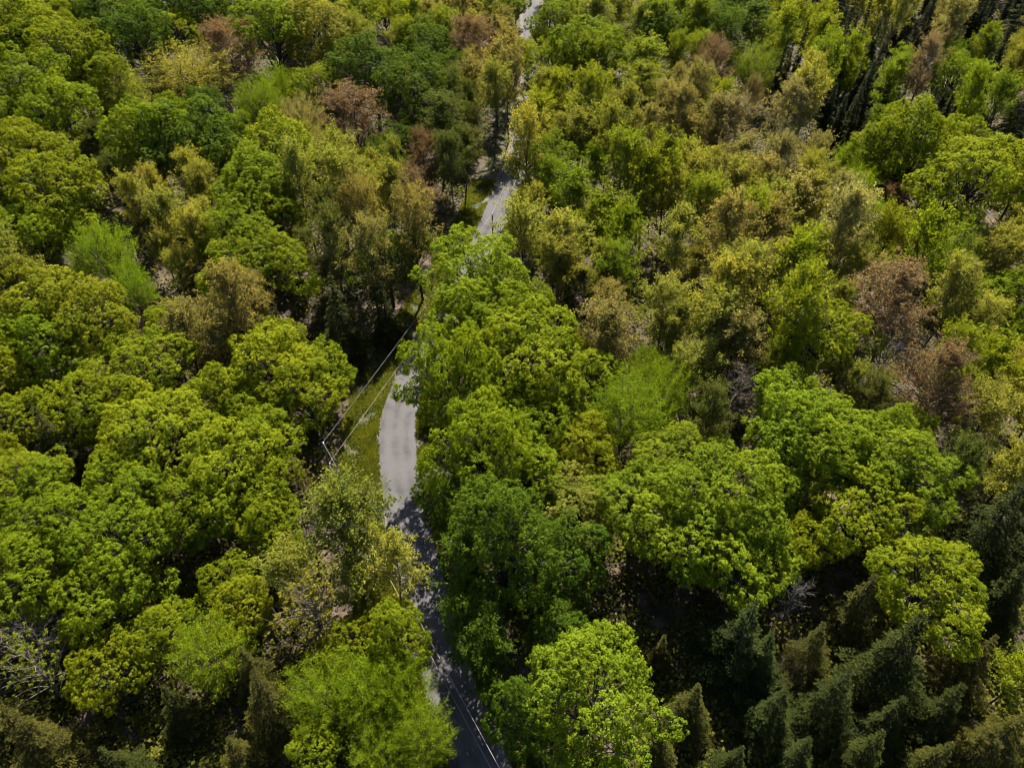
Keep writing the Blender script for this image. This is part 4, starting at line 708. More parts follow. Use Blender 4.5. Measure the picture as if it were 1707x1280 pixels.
(77.8,288.0,7.8,14.1,'airy','D','small deep green thin-leaved tree, upper right, behind a light green tree'),
(-91.3,103.8,7.2,15.1,'airy','O','small olive green thin-leaved tree, upper left, left of an olive green tree'),
(154.3,264.7,3.7,18.8,'spruce','S','small dark green narrow spruce, upper right, back right of a tan-brown budding tree'),
(-150.8,235.2,8.9,14.2,'maple','YG','small yellow-green dense broadleaf, upper left, left of a yellow-green tree and behind a yellow-green broadleaf'),
(139.4,249.8,7.9,15.6,'airy','T','small tan-brown thin-leaved tree, upper right, behind a tan-brown tree and behind a yellow-green broadleaf'),
(-148.5,213.4,10.9,17.1,'maple','YG','small yellow-green dense broadleaf, upper left, left of a tan-brown tree and behind a yellow-green broadleaf'),
(89.1,231.1,7.8,16.2,'airy','YG','small yellow-green thin-leaved tree, upper right, right of a yellow-green broadleaf and behind a tan-brown tree'),
(-93.1,114.3,7.4,11.1,'maple','G','small bright green dense broadleaf, upper left, behind an olive green tree'),
(-16.5,198.1,10.3,17.5,'maple','D','small deep green dense broadleaf, upper centre, front right of a deep green broadleaf'),
(120.6,189.0,7.1,14.7,'airy','L','small light green thin-leaved tree, upper right, behind a tan-brown tree and behind a yellow-green tree'),
(-34.9,260.4,9.1,16.5,'airy','YG','small yellow-green thin-leaved tree, upper centre, behind a yellow-green tree and left of a yellow-green broadleaf'),
(89.0,91.3,8.5,18.5,'airy','YO','yellowish olive thin-leaved tree, middle right, right of a bright green broadleaf'),
(154.7,260.7,4.5,24.2,'spruce','S','small dark green narrow spruce, upper right, behind a pale straw-coloured tree'),
(91.9,198.9,9.6,20.1,'airy','YG','small yellow-green thin-leaved tree, upper right, right of a yellow-green tree and behind a yellow-green tree'),
(155.2,219.5,10.8,19.9,'hemlock','HB','small brown-tinged dark green hemlock, upper right, right of a dark green narrow spruce'),
(-139.4,242.4,10.3,16.0,'maple','YG','small yellow-green dense broadleaf, upper left, behind a yellowish olive tree and behind a yellow-green broadleaf'),
(136.7,265.2,8.6,15.8,'airy','YO','small yellowish olive thin-leaved tree, upper right, back right of a yellowish olive tree'),
(21.1,83.6,7.6,12.7,'fine','FG','vivid green feathery tree, mid photo, back left of a vivid green feathery tree'),
(-77.0,239.9,9.3,13.9,'maple','G','small bright green dense broadleaf, upper left, right of a deep green broadleaf'),
(-35.7,236.8,8.0,18.0,'airy','YG','small yellow-green thin-leaved tree, upper centre, left of a yellow-green tree and behind a yellow-green tree'),
(-79.6,247.6,7.6,11.3,'maple','D','small deep green dense broadleaf, upper left, back right of a reddish brown budding tree'),
(107.8,294.3,8.9,15.0,'hemlock','H','small dark green hemlock, upper right, behind a yellow-green broadleaf and behind a tan-brown budding tree'),
(-64.5,133.3,8.4,18.1,'airy','YO','small yellowish olive thin-leaved tree, upper left, in front of a deep green broadleaf'),
(-48.2,293.9,9.7,16.5,'maple','Y','small golden green dense broadleaf, upper centre, behind a yellow-green tree'),
(54.2,266.8,9.7,19.0,'airy','G','small bright green thin-leaved tree, upper centre, right of an olive green tree'),
(-59.8,277.2,7.5,11.7,'maple','Y','small golden green dense broadleaf, upper centre, back left of a golden green broadleaf'),
(34.1,242.1,7.4,13.3,'airy','O','small olive green thin-leaved tree, upper centre, front right of an olive green tree'),
(-49.1,283.1,8.8,14.9,'maple','Y','small golden green dense broadleaf, upper centre, back left of a yellow-green tree'),
(67.2,54.6,7.7,15.7,'hemlock','H','dark green hemlock, lower right, right of a dark green hemlock and behind a yellow-green tree'),
(-65.2,230.1,11.0,19.0,'maple','G','small bright green dense broadleaf, upper left, left of an olive green broadleaf'),
(125.8,249.4,8.9,16.6,'airy','YO','small yellowish olive thin-leaved tree, upper right, right of a yellowish olive tree'),
(179.5,272.3,4.5,24.8,'spruce','S','small dark green narrow spruce, upper right, back right of a pale straw-coloured tree'),
(102.7,120.4,7.8,15.1,'airy','YO','small yellowish olive thin-leaved tree, upper right, back right of a bright green broadleaf'),
(35.3,294.7,7.4,16.5,'airy','O','small olive green thin-leaved tree, upper centre, behind a yellow-green broadleaf and behind a tan-brown tree'),
(-66.7,276.9,10.9,18.7,'maple','Y','small golden green dense broadleaf, upper left, behind an olive green broadleaf'),
(-79.2,261.4,9.7,14.4,'maple','D','small deep green dense broadleaf, upper left, back left of an olive green tree'),
(35.9,52.0,6.6,11.3,'maple','YG','yellow-green dense broadleaf, lower right, behind a grey leafless tree and left of a yellow-green broadleaf'),
(-79.6,134.1,7.3,14.0,'airy','DO','small dull dark green thin-leaved tree, upper left, back right of a leaning grey tree'),
(93.8,116.4,8.5,18.2,'airy','YO','yellowish olive thin-leaved tree, upper right, behind a bright green broadleaf and behind a yellow-green tree'),
(65.7,145.2,8.2,15.3,'airy','YO','small yellowish olive thin-leaved tree, upper right, right of a tan-brown tree'),
(73.2,259.0,9.0,20.5,'airy','D','small deep green thin-leaved tree, upper right, right of a bright green tree'),
(-37.4,90.6,7.8,12.1,'maple','Y','golden green dense broadleaf, middle left, behind a yellow-green broadleaf and right of a yellow-green broadleaf'),
(29.8,297.7,8.2,15.6,'fine','YO','small yellowish olive feathery tree, upper centre, back left of a bright green tree'),
(-118.2,157.4,8.8,16.0,'maple','G','small bright green dense broadleaf, upper left, front left of a yellow-green broadleaf'),
(119.5,255.7,8.1,16.6,'airy','YO','small yellowish olive thin-leaved tree, upper right, behind a pinkish tan budding tree'),
(-86.5,101.9,7.6,16.8,'airy','O','olive green thin-leaved tree, upper left, behind a yellow-green broadleaf and left of a yellow-green broadleaf'),
(-103.1,249.5,10.3,15.0,'maple','D','small deep green dense broadleaf, upper left, left of a bright green broadleaf'),
(149.2,246.3,4.5,21.2,'spruce','S','small dark green narrow spruce, upper right, right of a reddish brown budding tree'),
(91.3,225.0,9.0,19.3,'airy','YG','small yellow-green thin-leaved tree, upper right, behind a yellow-green tree and right of a yellow-green broadleaf'),
(52.3,282.5,7.1,12.6,'airy','G','small bright green thin-leaved tree, upper centre, back left of a bright green tree'),
(82.3,276.2,9.9,21.5,'airy','D','small deep green thin-leaved tree, upper right, behind a yellow-green tree'),
(64.2,301.8,9.1,19.9,'airy','G','small bright green thin-leaved tree, upper centre, behind a light green tree'),
(143.9,254.8,3.6,20.0,'spruce','S','small dark green narrow spruce, upper right, back left of an olive green tree'),
(-120.8,173.9,8.4,12.7,'maple','G','small bright green dense broadleaf, upper left, in front of a yellow-green broadleaf'),
(161.8,276.8,4.2,19.3,'spruce','S','small dark green narrow spruce, upper right, right of a bright green tree'),
(46.3,259.8,7.3,15.7,'airy','G','small bright green thin-leaved tree, upper centre, left of a deep green tree'),
(-121.6,162.7,9.7,15.1,'maple','G','small bright green dense broadleaf, upper left, back left of a yellow-green broadleaf'),
(131.5,261.3,9.3,21.1,'airy','YO','small yellowish olive thin-leaved tree, upper right, back right of a dark green narrow spruce'),
(102.8,301.3,8.1,13.9,'hemlock','H','small dark green hemlock, upper right, behind a yellow-green broadleaf and behind a deep green tree'),
(157.0,276.5,3.9,22.2,'spruce','S','small dark green narrow spruce, upper right, back right of a dusty brown budding tree'),
(-112.3,156.1,6.9,10.7,'maple','G','small bright green dense broadleaf, upper left, behind a yellow-green broadleaf'),
(-36.4,307.0,9.0,18.2,'airy','T','small tan-brown thin-leaved tree, upper centre, behind a tan-brown tree and behind a grey leafless tree'),
(-167.9,248.6,7.7,13.5,'maple','YG','small yellow-green dense broadleaf, upper left, back left of a yellow-green broadleaf'),
(126.4,283.9,8.2,17.1,'airy','YO','small yellowish olive thin-leaved tree, upper right, left of a dark green narrow spruce'),
(136.7,271.5,7.7,17.2,'airy','YO','small yellowish olive thin-leaved tree, upper right, behind a tan-brown tree'),
(-87.3,96.1,7.5,15.2,'airy','O','olive green thin-leaved tree, middle left, behind a yellow-green broadleaf and behind a light green broadleaf'),
(-113.6,240.6,7.6,11.7,'maple','D','small deep green dense broadleaf, upper left, back left of a vivid green feathery tree'),
(57.9,60.6,7.4,15.1,'airy','DO','dull dark green thin-leaved tree, middle right, left of an olive green tree'),
(70.8,302.7,6.9,15.1,'airy','G','small bright green thin-leaved tree, upper right, behind a deep green broadleaf'),
(-1.4,206.5,9.8,20.1,'airy','B2','small brownish olive thin-leaved tree, upper centre, right of a dark green narrow spruce'),
(95.4,222.5,4.6,22.2,'spruce','S','small dark green narrow spruce, upper right, in front of a dark green hemlock'),
(160.2,261.8,4.6,21.9,'spruce','S','small dark green narrow spruce, upper right, right of a dusty brown budding tree'),
(78.7,205.6,4.3,22.1,'spruce','S','small dark green narrow spruce, upper right, back left of a light green tree'),
(151.5,266.2,4.7,21.5,'spruce','S','small dark green narrow spruce, upper right, right of a brownish olive tree'),
(95.0,87.3,8.9,17.1,'airy','YO','yellowish olive thin-leaved tree, middle right, right of a yellow-green broadleaf and behind a yellow-green tree'),
(80.4,68.4,10.3,21.0,'airy','O','olive green thin-leaved tree, middle right, right of a yellow-green tree and behind a yellow-green tree'),
(-135.4,169.5,9.2,13.0,'maple','YG','small yellow-green dense broadleaf, upper left, left of a bright green broadleaf'),
(68.8,41.4,11.9,22.1,'airy','YG','large yellow-green thin-leaved tree, lower right, right of a dark green hemlock'),
(-69.9,44.1,8.6,14.3,'maple','G','bright green dense broadleaf, lower left, left of a bright green broadleaf'),
(167.4,199.0,9.4,17.1,'airy','O','small olive green thin-leaved tree, upper right, right of a dark green narrow spruce'),
(184.3,239.8,11.4,21.6,'hemlock','HB','small brown-tinged dark green hemlock, upper right, back right of an olive green tree'),
(-180.2,220.1,10.2,15.8,'maple','YG','small yellow-green dense broadleaf, upper left, back left of a bright green broadleaf'),
(-131.0,151.3,10.5,17.5,'maple','G','bright green dense broadleaf, upper left, behind a yellow-green broadleaf and left of a yellow-green broadleaf'),
(-143.6,175.9,10.9,16.0,'maple','YG','yellow-green dense broadleaf, upper left, left of a yellow-green broadleaf and behind an amber-tinged green broadleaf'),
(-98.4,119.3,9.1,14.4,'maple','YG','yellow-green dense broadleaf, upper left, behind an olive green tree and left of a yellow-green broadleaf'),
(-103.4,98.1,8.5,15.8,'airy','O','olive green thin-leaved tree, upper left, left of a yellow-green broadleaf and behind a yellow-green broadleaf'),
(166.0,212.4,10.4,19.9,'airy','O','small olive green thin-leaved tree, upper right, right of a bright green tree'),
(-120.4,140.9,10.7,15.1,'maple','YG','yellow-green dense broadleaf, upper left, left of a yellow-green broadleaf and behind a yellow-green broadleaf'),
(183.2,252.0,9.5,18.0,'hemlock','HB','small brown-tinged dark green hemlock, upper right, right of a bright green tree'),
(114.0,128.2,9.0,18.6,'airy','YO','yellowish olive thin-leaved tree, upper right, right of a yellow-green broadleaf and behind a yellow-green tree'),
(175.2,237.5,9.4,16.0,'hemlock','HB','small brown-tinged dark green hemlock, upper right, back right of a light green tree'),
(122.7,138.5,9.2,17.0,'hemlock','H','small dark green hemlock, upper right, right of a tan-brown tree and behind a yellow-green tree'),
(154.6,174.4,11.3,19.9,'hemlock','H','dark green hemlock, upper right, right of a yellow-green broadleaf and right of a tan-brown tree'),
(-166.8,213.1,11.2,16.9,'maple','YG','small yellow-green dense broadleaf, upper left, behind a light green broadleaf and behind a yellow-green broadleaf'),
(-80.8,65.9,11.5,16.2,'maple','YG','yellow-green dense broadleaf, middle left, left of a yellow-green broadleaf and behind a yellow-green sparse tree'),
(-114.3,135.9,8.8,14.3,'maple','YG','small yellow-green dense broadleaf, upper left, behind a yellow-green broadleaf and behind a grey leafless tree'),
(-172.4,220.7,9.4,15.5,'maple','YG','small yellow-green dense broadleaf, upper left, left of a deep green broadleaf'),
(-168.0,202.4,10.4,15.3,'maple','YG','small yellow-green dense broadleaf, upper left, left of a yellowish olive feathery tree'),
(134.1,143.9,11.4,20.4,'hemlock','H','dark green hemlock, upper right, right of a yellow-green broadleaf and right of a yellow-green tree'),
(109.9,99.2,10.1,15.3,'maple','G','bright green dense broadleaf, middle right, right of a tan-brown tree and behind a yellow-green tree'),
(-96.6,90.4,10.7,20.0,'airy','O','olive green thin-leaved tree, middle left, left of a yellow-green broadleaf and behind a yellow-green broadleaf'),
(181.7,219.5,10.8,19.9,'airy','O','small olive green thin-leaved tree, upper right, back right of a dark green hemlock'),
(62.6,34.5,9.3,18.0,'airy','YG','large yellow-green thin-leaved tree, lower right, right of a yellow-green tree'),
(122.9,130.6,9.9,17.7,'airy','YO','yellowish olive thin-leaved tree, upper right, right of a dark green hemlock'),
(130.1,157.4,11.2,18.3,'hemlock','H','dark green hemlock, upper right, right of a yellow-green broadleaf and behind a bright green broadleaf'),
(-126.7,136.3,10.7,17.7,'maple','YG','yellow-green dense broadleaf, upper left, left of a leaning grey tree and behind a yellow-green broadleaf'),
(81.7,59.7,9.8,17.1,'airy','O','olive green thin-leaved tree, middle right, right of an olive green tree'),
(141.4,172.1,10.3,19.7,'hemlock','H','small dark green hemlock, upper right, behind a yellow-green tree and right of a tan-brown tree'),
(95.4,100.1,11.0,15.4,'maple','G','bright green dense broadleaf, middle right, right of a bright green broadleaf'),
(146.0,166.5,8.7,15.5,'hemlock','H','small dark green hemlock, upper right, behind a yellow-green tree and behind a grey leafless tree'),
(-110.7,124.7,10.8,15.6,'maple','YG','yellow-green dense broadleaf, upper left, left of a yellow-green broadleaf and behind a light green broadleaf'),
(-68.6,50.7,8.6,13.5,'maple','L','light green dense broadleaf, lower left, left of a light green broadleaf'),
(176.4,207.8,9.6,18.0,'airy','O','small olive green thin-leaved tree, upper right, right of a dark green hemlock'),
(-152.7,188.2,10.2,16.5,'maple','YG','small yellow-green dense broadleaf, upper left, behind an olive green tree'),
(-111.1,116.7,10.7,20.3,'airy','O','olive green thin-leaved tree, upper left, behind a yellow-green broadleaf and behind a light green broadleaf'),
(-74.6,57.0,12.0,18.3,'maple','L','large light green dense broadleaf, middle left, left of a yellow-green broadleaf'),
(-141.5,183.9,8.6,13.6,'maple','YG','small yellow-green dense broadleaf, upper left, behind a bright green broadleaf'),
(114.4,109.1,9.9,18.9,'airy','YO','yellowish olive thin-leaved tree, upper right, right of a yellowish olive tree'),
(-128.0,164.3,8.5,12.4,'maple','G','small bright green dense broadleaf, upper left, left of a yellowish olive feathery tree'),
(76.3,53.2,9.1,15.2,'hemlock','H','dark green hemlock, lower right, right of a yellow-green broadleaf and right of a yellow-green tree'),
(147.3,180.3,9.8,20.3,'airy','O','small olive green thin-leaved tree, upper right, right of a light green tree'),
(140.4,151.5,10.0,16.7,'hemlock','H','small dark green hemlock, upper right, right of a dark green hemlock'),
(88.3,68.2,11.0,20.4,'airy','O','olive green thin-leaved tree, middle right, behind a yellow-green tree and right of a yellow-green broadleaf'),
(173.1,227.3,9.9,16.4,'hemlock','HB','small brown-tinged dark green hemlock, upper right, right of an olive green tree'),
(126.6,145.6,9.3,17.5,'hemlock','H','small dark green hemlock, upper right, behind a yellow-green tree and behind an olive green tree'),
(159.9,189.4,10.1,18.8,'airy','O','small olive green thin-leaved tree, upper right, right of a bright green broadleaf'),
(161.8,204.5,11.4,22.1,'airy','O','small olive green thin-leaved tree, upper right, right of a vivid green feathery tree'),
(105.0,111.6,11.7,22.1,'airy','YO','yellowish olive thin-leaved tree, upper right, back right of a bright green broadleaf'),
(-86.3,72.0,10.0,14.9,'maple','YG','yellow-green dense broadleaf, middle left, left of a yellow-green broadleaf and behind a grey leafless tree'),
(-151.7,175.3,9.5,15.6,'maple','YG','small yellow-green dense broadleaf, upper left, back left of an olive green tree'),
(-64.0,33.9,10.7,19.4,'airy','O','large olive green thin-leaved tree, lower left, left of a grey leafless tree'),
(-142.3,163.8,10.6,16.9,'maple','G','bright green dense broadleaf, upper left, behind a yellow-green broadleaf and behind a light green broadleaf'),
(141.7,184.1,8.6,17.1,'airy','O','small olive green thin-leaved tree, upper right, front right of a brown-tinged dark green hemlock'),
(123.6,121.4,8.9,16.9,'airy','YO','yellowish olive thin-leaved tree, upper right, right of a bright green broadleaf'),
(194.1,250.6,9.1,15.9,'hemlock','HB','small brown-tinged dark green hemlock, upper right, back right of a dark green hemlock'),
(191.8,258.2,8.9,15.5,'hemlock','HB','small brown-tinged dark green hemlock, upper right, right of a tan-brown tree'),
(187.4,226.7,8.8,16.3,'hemlock','HB','small brown-tinged dark green hemlock, upper right, right of a light green tree'),
(-101.8,108.0,10.2,20.1,'airy','O','olive green thin-leaved tree, upper left, behind a yellow-green broadleaf and behind a bright green broadleaf'),
(-159.4,223.0,10.7,15.7,'maple','YG','small yellow-green dense broadleaf, upper left, behind a yellow-green broadleaf'),
(-90.1,84.1,10.4,21.4,'airy','O','olive green thin-leaved tree, middle left, behind a bright green broadleaf and behind a yellow-green broadleaf'),
(160.6,181.6,8.7,16.4,'airy','O','small olive green thin-leaved tree, upper right, right of a yellow-green broadleaf'),
(175.0,256.3,3.6,17.4,'spruce','S','small dark green narrow spruce, upper right, back right of an olive green tree'),
(72.3,62.5,9.0,16.5,'airy','O','olive green thin-leaved tree, middle right, right of a yellow-green broadleaf and behind a yellow-green tree'),
(94.7,78.3,10.0,18.7,'airy','YO','yellowish olive thin-leaved tree, middle right, behind a yellow-green tree and right of a yellow-green tree'),
(84.4,75.8,11.4,22.1,'airy','YO','yellowish olive thin-leaved tree, middle right, behind a yellow-green tree and right of a tan-brown tree'),
(-163.7,195.1,9.2,13.9,'maple','YG','small yellow-green dense broadleaf, upper left, back left of a leaning grey tree'),
(-120.9,128.6,10.1,15.4,'maple','YG','yellow-green dense broadleaf, upper left, front left of a yellow-green broadleaf and behind a yellow-green broadleaf'),
(145.8,189.4,9.1,17.9,'airy','O','small olive green thin-leaved tree, upper right, right of a tan-brown tree'),
(-156.9,181.1,8.7,13.1,'maple','YG','small yellow-green dense broadleaf, upper left, back left of a vivid green feathery tree'),
(-61.7,40.7,8.8,13.2,'maple','G','bright green dense broadleaf, lower left, left of a grey leafless tree'),
(192.1,241.5,8.7,14.0,'hemlock','HB','small brown-tinged dark green hemlock, upper right, right of a vivid green feathery tree'),
(206.0,253.0,11.2,18.4,'hemlock','HB','small brown-tinged dark green hemlock, upper right, right of a bright green broadleaf'),
(10.4,22.9,9.9,16.7,'hemlock','HB','large brown-tinged dark green hemlock, lower centre, in front of a brown-tinged dark green hemlock'),
(103.0,94.8,8.6,13.0,'maple','G','bright green dense broadleaf, middle right, right of a yellow-green tree and behind a yellow-green tree'),
(-54.3,23.0,10.4,19.7,'hemlock','HB','large brown-tinged dark green hemlock, lower left, left of a brown-tinged dark green hemlock'),
(152.7,190.1,9.5,19.4,'airy','O','small olive green thin-leaved tree, upper right, back right of a yellow-green broadleaf'),
(84.1,83.4,8.9,16.4,'airy','YO','yellowish olive thin-leaved tree, middle right, behind a golden green broadleaf and behind a yellow-green tree'),
(-96.3,100.8,8.8,17.7,'airy','O','olive green thin-leaved tree, upper left, behind a yellow-green broadleaf and behind a grey leafless tree'),
(143.6,157.9,9.4,16.3,'hemlock','H','small dark green hemlock, upper right, right of an olive green tree'),
(57.4,26.3,11.8,20.2,'hemlock','HB','large brown-tinged dark green hemlock, lower right, right of a brown-tinged dark green hemlock'),
(-165.8,226.5,8.6,14.2,'maple','YG','small yellow-green dense broadleaf, upper left, left of a reddish brown budding tree'),
(199.3,242.0,10.8,19.7,'hemlock','HB','small brown-tinged dark green hemlock, upper right, back right of a yellow-green broadleaf'),
(-160.1,186.8,9.2,13.4,'maple','YG','small yellow-green dense broadleaf, upper left, back left of an amber-tinged green broadleaf'),
(174.9,215.3,8.8,15.8,'airy','O','small olive green thin-leaved tree, upper right, right of a pinkish tan budding tree'),
(-153.3,207.7,9.4,15.6,'maple','YG','small yellow-green dense broadleaf, upper left, back left of a yellowish olive tree'),
(156.7,196.3,9.0,17.4,'airy','O','small olive green thin-leaved tree, upper right, right of a yellowish olive tree'),
(136.9,163.6,9.4,15.8,'hemlock','H','small dark green hemlock, upper right, front right of an olive green tree'),
(192.6,234.3,9.7,17.8,'hemlock','HB','small brown-tinged dark green hemlock, upper right, right of a pinkish tan budding tree'),
(-139.7,154.8,9.6,16.1,'maple','G','small bright green dense broadleaf, upper left, back left of an olive green tree'),
(-125.8,145.5,8.7,13.4,'maple','G','small bright green dense broadleaf, upper left, left of a leaning grey tree'),
(163.7,220.3,9.1,16.6,'hemlock','HB','small brown-tinged dark green hemlock, upper right, back right of a dark green narrow spruce'),
]
# ------------------------------------------------------------------ terrain
def ss(t):
    t = np.clip(t, 0, 1); return t*t*(3-2*t)
def terrain(x, y):
    x = np.asarray(x, float); y = np.asarray(y, float)
    return (14*ss((-x-38)/95)*ss((y+20)/90) + 5*ss((x-60)/120)*ss((y-60)/100) + 9*ss((y-130)/190)
            + .5*np.sin(x*.07+1)*np.sin(y*.06)*ss((np.abs(x+8)-18)/30))
RC = np.array(ROAD)
def road_dist(x, y):
    x = np.asarray(x, float); y = np.asarray(y, float); m = np.full(x.shape, 1e9)
    for (x0, y0), (x1, y1) in zip(ROAD, ROAD[1:]):
        dx, dy = x1-x0, y1-y0; s = np.clip(((x-x0)*dx+(y-y0)*dy)/(dx*dx+dy*dy), 0, 1)
        m = np.minimum(m, np.hypot(x0+s*dx-x, y0+s*dy-y))
    return m
# ------------------------------------------------------------------ mesh helpers
def mesh_np(name, V, quads=None, tris=None, tint=None, mat=None, smooth=False):
    me = bpy.data.meshes.new(name)
    V = np.asarray(V, np.float32)
    nq = 0 if quads is None else len(quads); ntr = 0 if tris is None else len(tris)
    me.vertices.add(len(V)); me.vertices.foreach_set('co', V.ravel())
    idx = np.concatenate([np.asarray(a, np.int32).ravel() for a, n in ((quads, nq), (tris, ntr)) if n])
    me.loops.add(len(idx)); me.loops.foreach_set('vertex_index', idx)
    st = np.concatenate([np.arange(nq)*4, nq*4+np.arange(ntr)*3]).astype(np.int32)
    me.polygons.add(nq+ntr); me.polygons.foreach_set('loop_start', st)
    if smooth: me.polygons.foreach_set('use_smooth', np.ones(nq+ntr, bool))
    me.update(calc_edges=True)
    if tint is not None:
        a = me.attributes.new('leaf_tint', 'FLOAT', 'FACE'); a.data.foreach_set('value', np.asarray(tint, np.float32))
    if mat: me.materials.append(mat)
    return me
def obj(name, me, parent=None, loc=None):
    o = bpy.data.objects.new(name, me); COL.objects.link(o)
    if parent: o.parent = parent
    if loc is not None: o.location = loc
    return o
def tag(o, label=None, cat=None, group=None, kind=None):
    for k, v in (('label', label), ('category', cat), ('group', group), ('kind', kind)):
        if v: o[k] = v
    return o
def nrm(a): return a/np.maximum(np.linalg.norm(a, axis=-1, keepdims=True), 1e-9)
def rdirs(rng, n): return nrm(rng.normal(size=(n, 3)))
class Tubes:
    def __init__(s): s.V = []; s.Q = []; s.n = 0
    def add(s, pts, rad, k=5):
        pts = np.asarray(pts, float); n = len(pts)
        d = nrm(np.gradient(pts, axis=0)); up = np.array([.31, .17, .93]) if abs(d[0][2]) < .9 else np.array([1., .1, 0])
        a = nrm(np.cross(d, up)); b = np.cross(d, a)
        th = np.linspace(0, 2*np.pi, k, endpoint=False)
        r = np.asarray(rad, float)[:, None, None]
        ring = pts[:, None]+r*(np.cos(th)[None, :, None]*a[:, None]+np.sin(th)[None, :, None]*b[:, None])
        s.V.append(ring.reshape(-1, 3)); i = np.arange(n-1)[:, None]*k; j = np.arange(k)[None]; j2 = (j+1) % k
        s.Q.append((s.n+np.stack([i+j, i+j2, i+k+j2, i+k+j], -1)).reshape(-1, 4)); s.n += n*k
    def mesh(s, name, mat): return mesh_np(name, np.concatenate(s.V), quads=np.concatenate(s.Q), mat=mat, smooth=True)
def leaves(P, N, L, rng, wid=.72, T=None):
    """one folded rhombus per leaf: P centre, N normal, L length; returns verts and quads"""
    n = len(P); L = np.broadcast_to(np.asarray(L, float), (n,))[:, None]
    if T is None: T = rng.normal(size=(n, 3))
    T = nrm(T-N*(T*N).sum(1, keepdims=True)); B = np.cross(N, T)
    V = np.stack([P-T*L*.5, P+B*L*wid*.5-N*L*.10, P+T*L*.5, P-B*L*wid*.5-N*L*.10], 1).reshape(-1, 3)
    return V, np.arange(n*4).reshape(-1, 4)
# ------------------------------------------------------------------ materials
def mat(name):
    m = bpy.data.materials.new(name); m.use_nodes = True
    return m, m.node_tree.nodes, m.node_tree.links, m.node_tree.nodes['Principled BSDF'], m.node_tree.nodes['Material Output']
def node(ns, t, **kw):
    n = ns.new(t)
    for k, v in kw.items(): setattr(n, k, v)
    return n
def leaf_material(name, young, dark, transl=.35, rough=.6):
    """base colour = the tree's own colour (object colour), shifted leaf by leaf from an older, deeper to a younger, yellower tone"""
    m, ns, lk, bs, out = mat(name)
    oi = node(ns, 'ShaderNodeObjectInfo'); at = node(ns, 'ShaderNodeAttribute', attribute_name='leaf_tint')
    mx = node(ns, 'ShaderNodeMix', data_type='RGBA'); mx.inputs[6].default_value = (*dark, 1); mx.inputs[7].default_value = (*young, 1)
    lk.new(at.outputs['Fac'], mx.inputs[0])
    mu = node(ns, 'ShaderNodeMix', data_type='RGBA', blend_type='MULTIPLY'); mu.inputs[0].default_value = 1
    lk.new(oi.outputs['Color'], mu.inputs[6]); lk.new(mx.outputs[2], mu.inputs[7])
    bs.inputs['Roughness'].default_value = rough; bs.inputs['Specular IOR Level'].default_value = .03
    lk.new(mu.outputs[2], bs.inputs['Base Color'])
    tr = node(ns, 'ShaderNodeBsdfTranslucent'); g = node(ns, 'ShaderNodeMix', data_type='RGBA', blend_type='MULTIPLY')
    g.inputs[0].default_value = 1; g.inputs[7].default_value = (1.25, 1.2, .6, 1)
    lk.new(mu.outputs[2], g.inputs[6]); lk.new(g.outputs[2], tr.inputs['Color'])
    ms = node(ns, 'ShaderNodeMixShader'); ms.inputs[0].default_value = transl
    lk.new(bs.outputs[0], ms.inputs[1]); lk.new(tr.outputs[0], ms.inputs[2]); lk.new(ms.outputs[0], out.inputs['Surface'])
    return m
M = {}
M['broad'] = leaf_material('broad_leaf', (1.42, 1.24, 1.0), (.55, .66, .8), .5)
M['needle'] = leaf_material('needle_spray', (2.1, 1.8, .9), (.45, .55, .7), .12, .6)
M['bud'] = leaf_material('spring_bud', (1.3, 1.1, .8), (.65, .7, .75), .3)
def noise_mat(name, c1, c2, scale, rough=.9, c3=None, bump=.0, detail=6, lo=.35, hi=.65):
    m, ns, lk, bs, out = mat(name)
    tc = node(ns, 'ShaderNodeTexCoord'); n1 = node(ns, 'ShaderNodeTexNoise'); n1.inputs['Scale'].default_value = scale; n1.inputs['Detail'].default_value = detail
    lk.new(tc.outputs['Object'], n1.inputs['Vector'])
    cr = node(ns, 'ShaderNodeValToRGB'); cr.color_ramp.elements[0].position = lo; cr.color_ramp.elements[1].position = hi
    cr.color_ramp.elements[0].color = (*c1, 1); cr.color_ramp.elements[1].color = (*c2, 1)
    if c3: e = cr.color_ramp.elements.new((lo+hi)/2); e.color = (*c3, 1)
    lk.new(n1.outputs['Fac'], cr.inputs[0]); lk.new(cr.outputs[0], bs.inputs['Base Color'])
    bs.inputs['Roughness'].default_value = rough; bs.inputs['Specular IOR Level'].default_value = .2
    if bump:
        b = node(ns, 'ShaderNodeBump'); b.inputs['Strength'].default_value = bump; lk.new(n1.outputs['Fac'], b.inputs['Height']); lk.new(b.outputs[0], bs.inputs['Normal'])
    return m
M['bark'] = noise_mat('bark', (.016, .013, .010), (.055, .046, .036), 3.0, bump=.4)
M['grey_bark'] = noise_mat('grey_bark', (.045, .041, .037), (.115, .105, .095), 2.0, bump=.3)
M['brown_bark'] = noise_mat('brown_bark', (.06, .048, .038), (.15, .125, .10), 2.0, bump=.3)
M['pole_wood'] = noise_mat('pole_wood', (.06, .05, .04), (.16, .135, .11), 4.0)
M['floor'] = noise_mat('forest_floor', (.012, .010, .005), (.070, .048, .036), .35, c3=(.026, .019, .011), bump=.3, detail=12)
M['gravel'] = noise_mat('gravel', (.04, .034, .03), (.095, .077, .066), 5.0, bump=.2, detail=10)
M['verge'] = noise_mat('verge_soil', (.016, .019, .006), (.062, .046, .028), .8, c3=(.028, .032, .009), detail=12, lo=.38, hi=.62, bump=.4)
M['wire'] = noise_mat('wire', (.16, .145, .148), (.25, .22, .225), 2.0, rough=.35)
M['porcelain'] = noise_mat('insulator_glaze', (.5, .58, .68), (.7, .76, .82), 3.0, rough=.2)
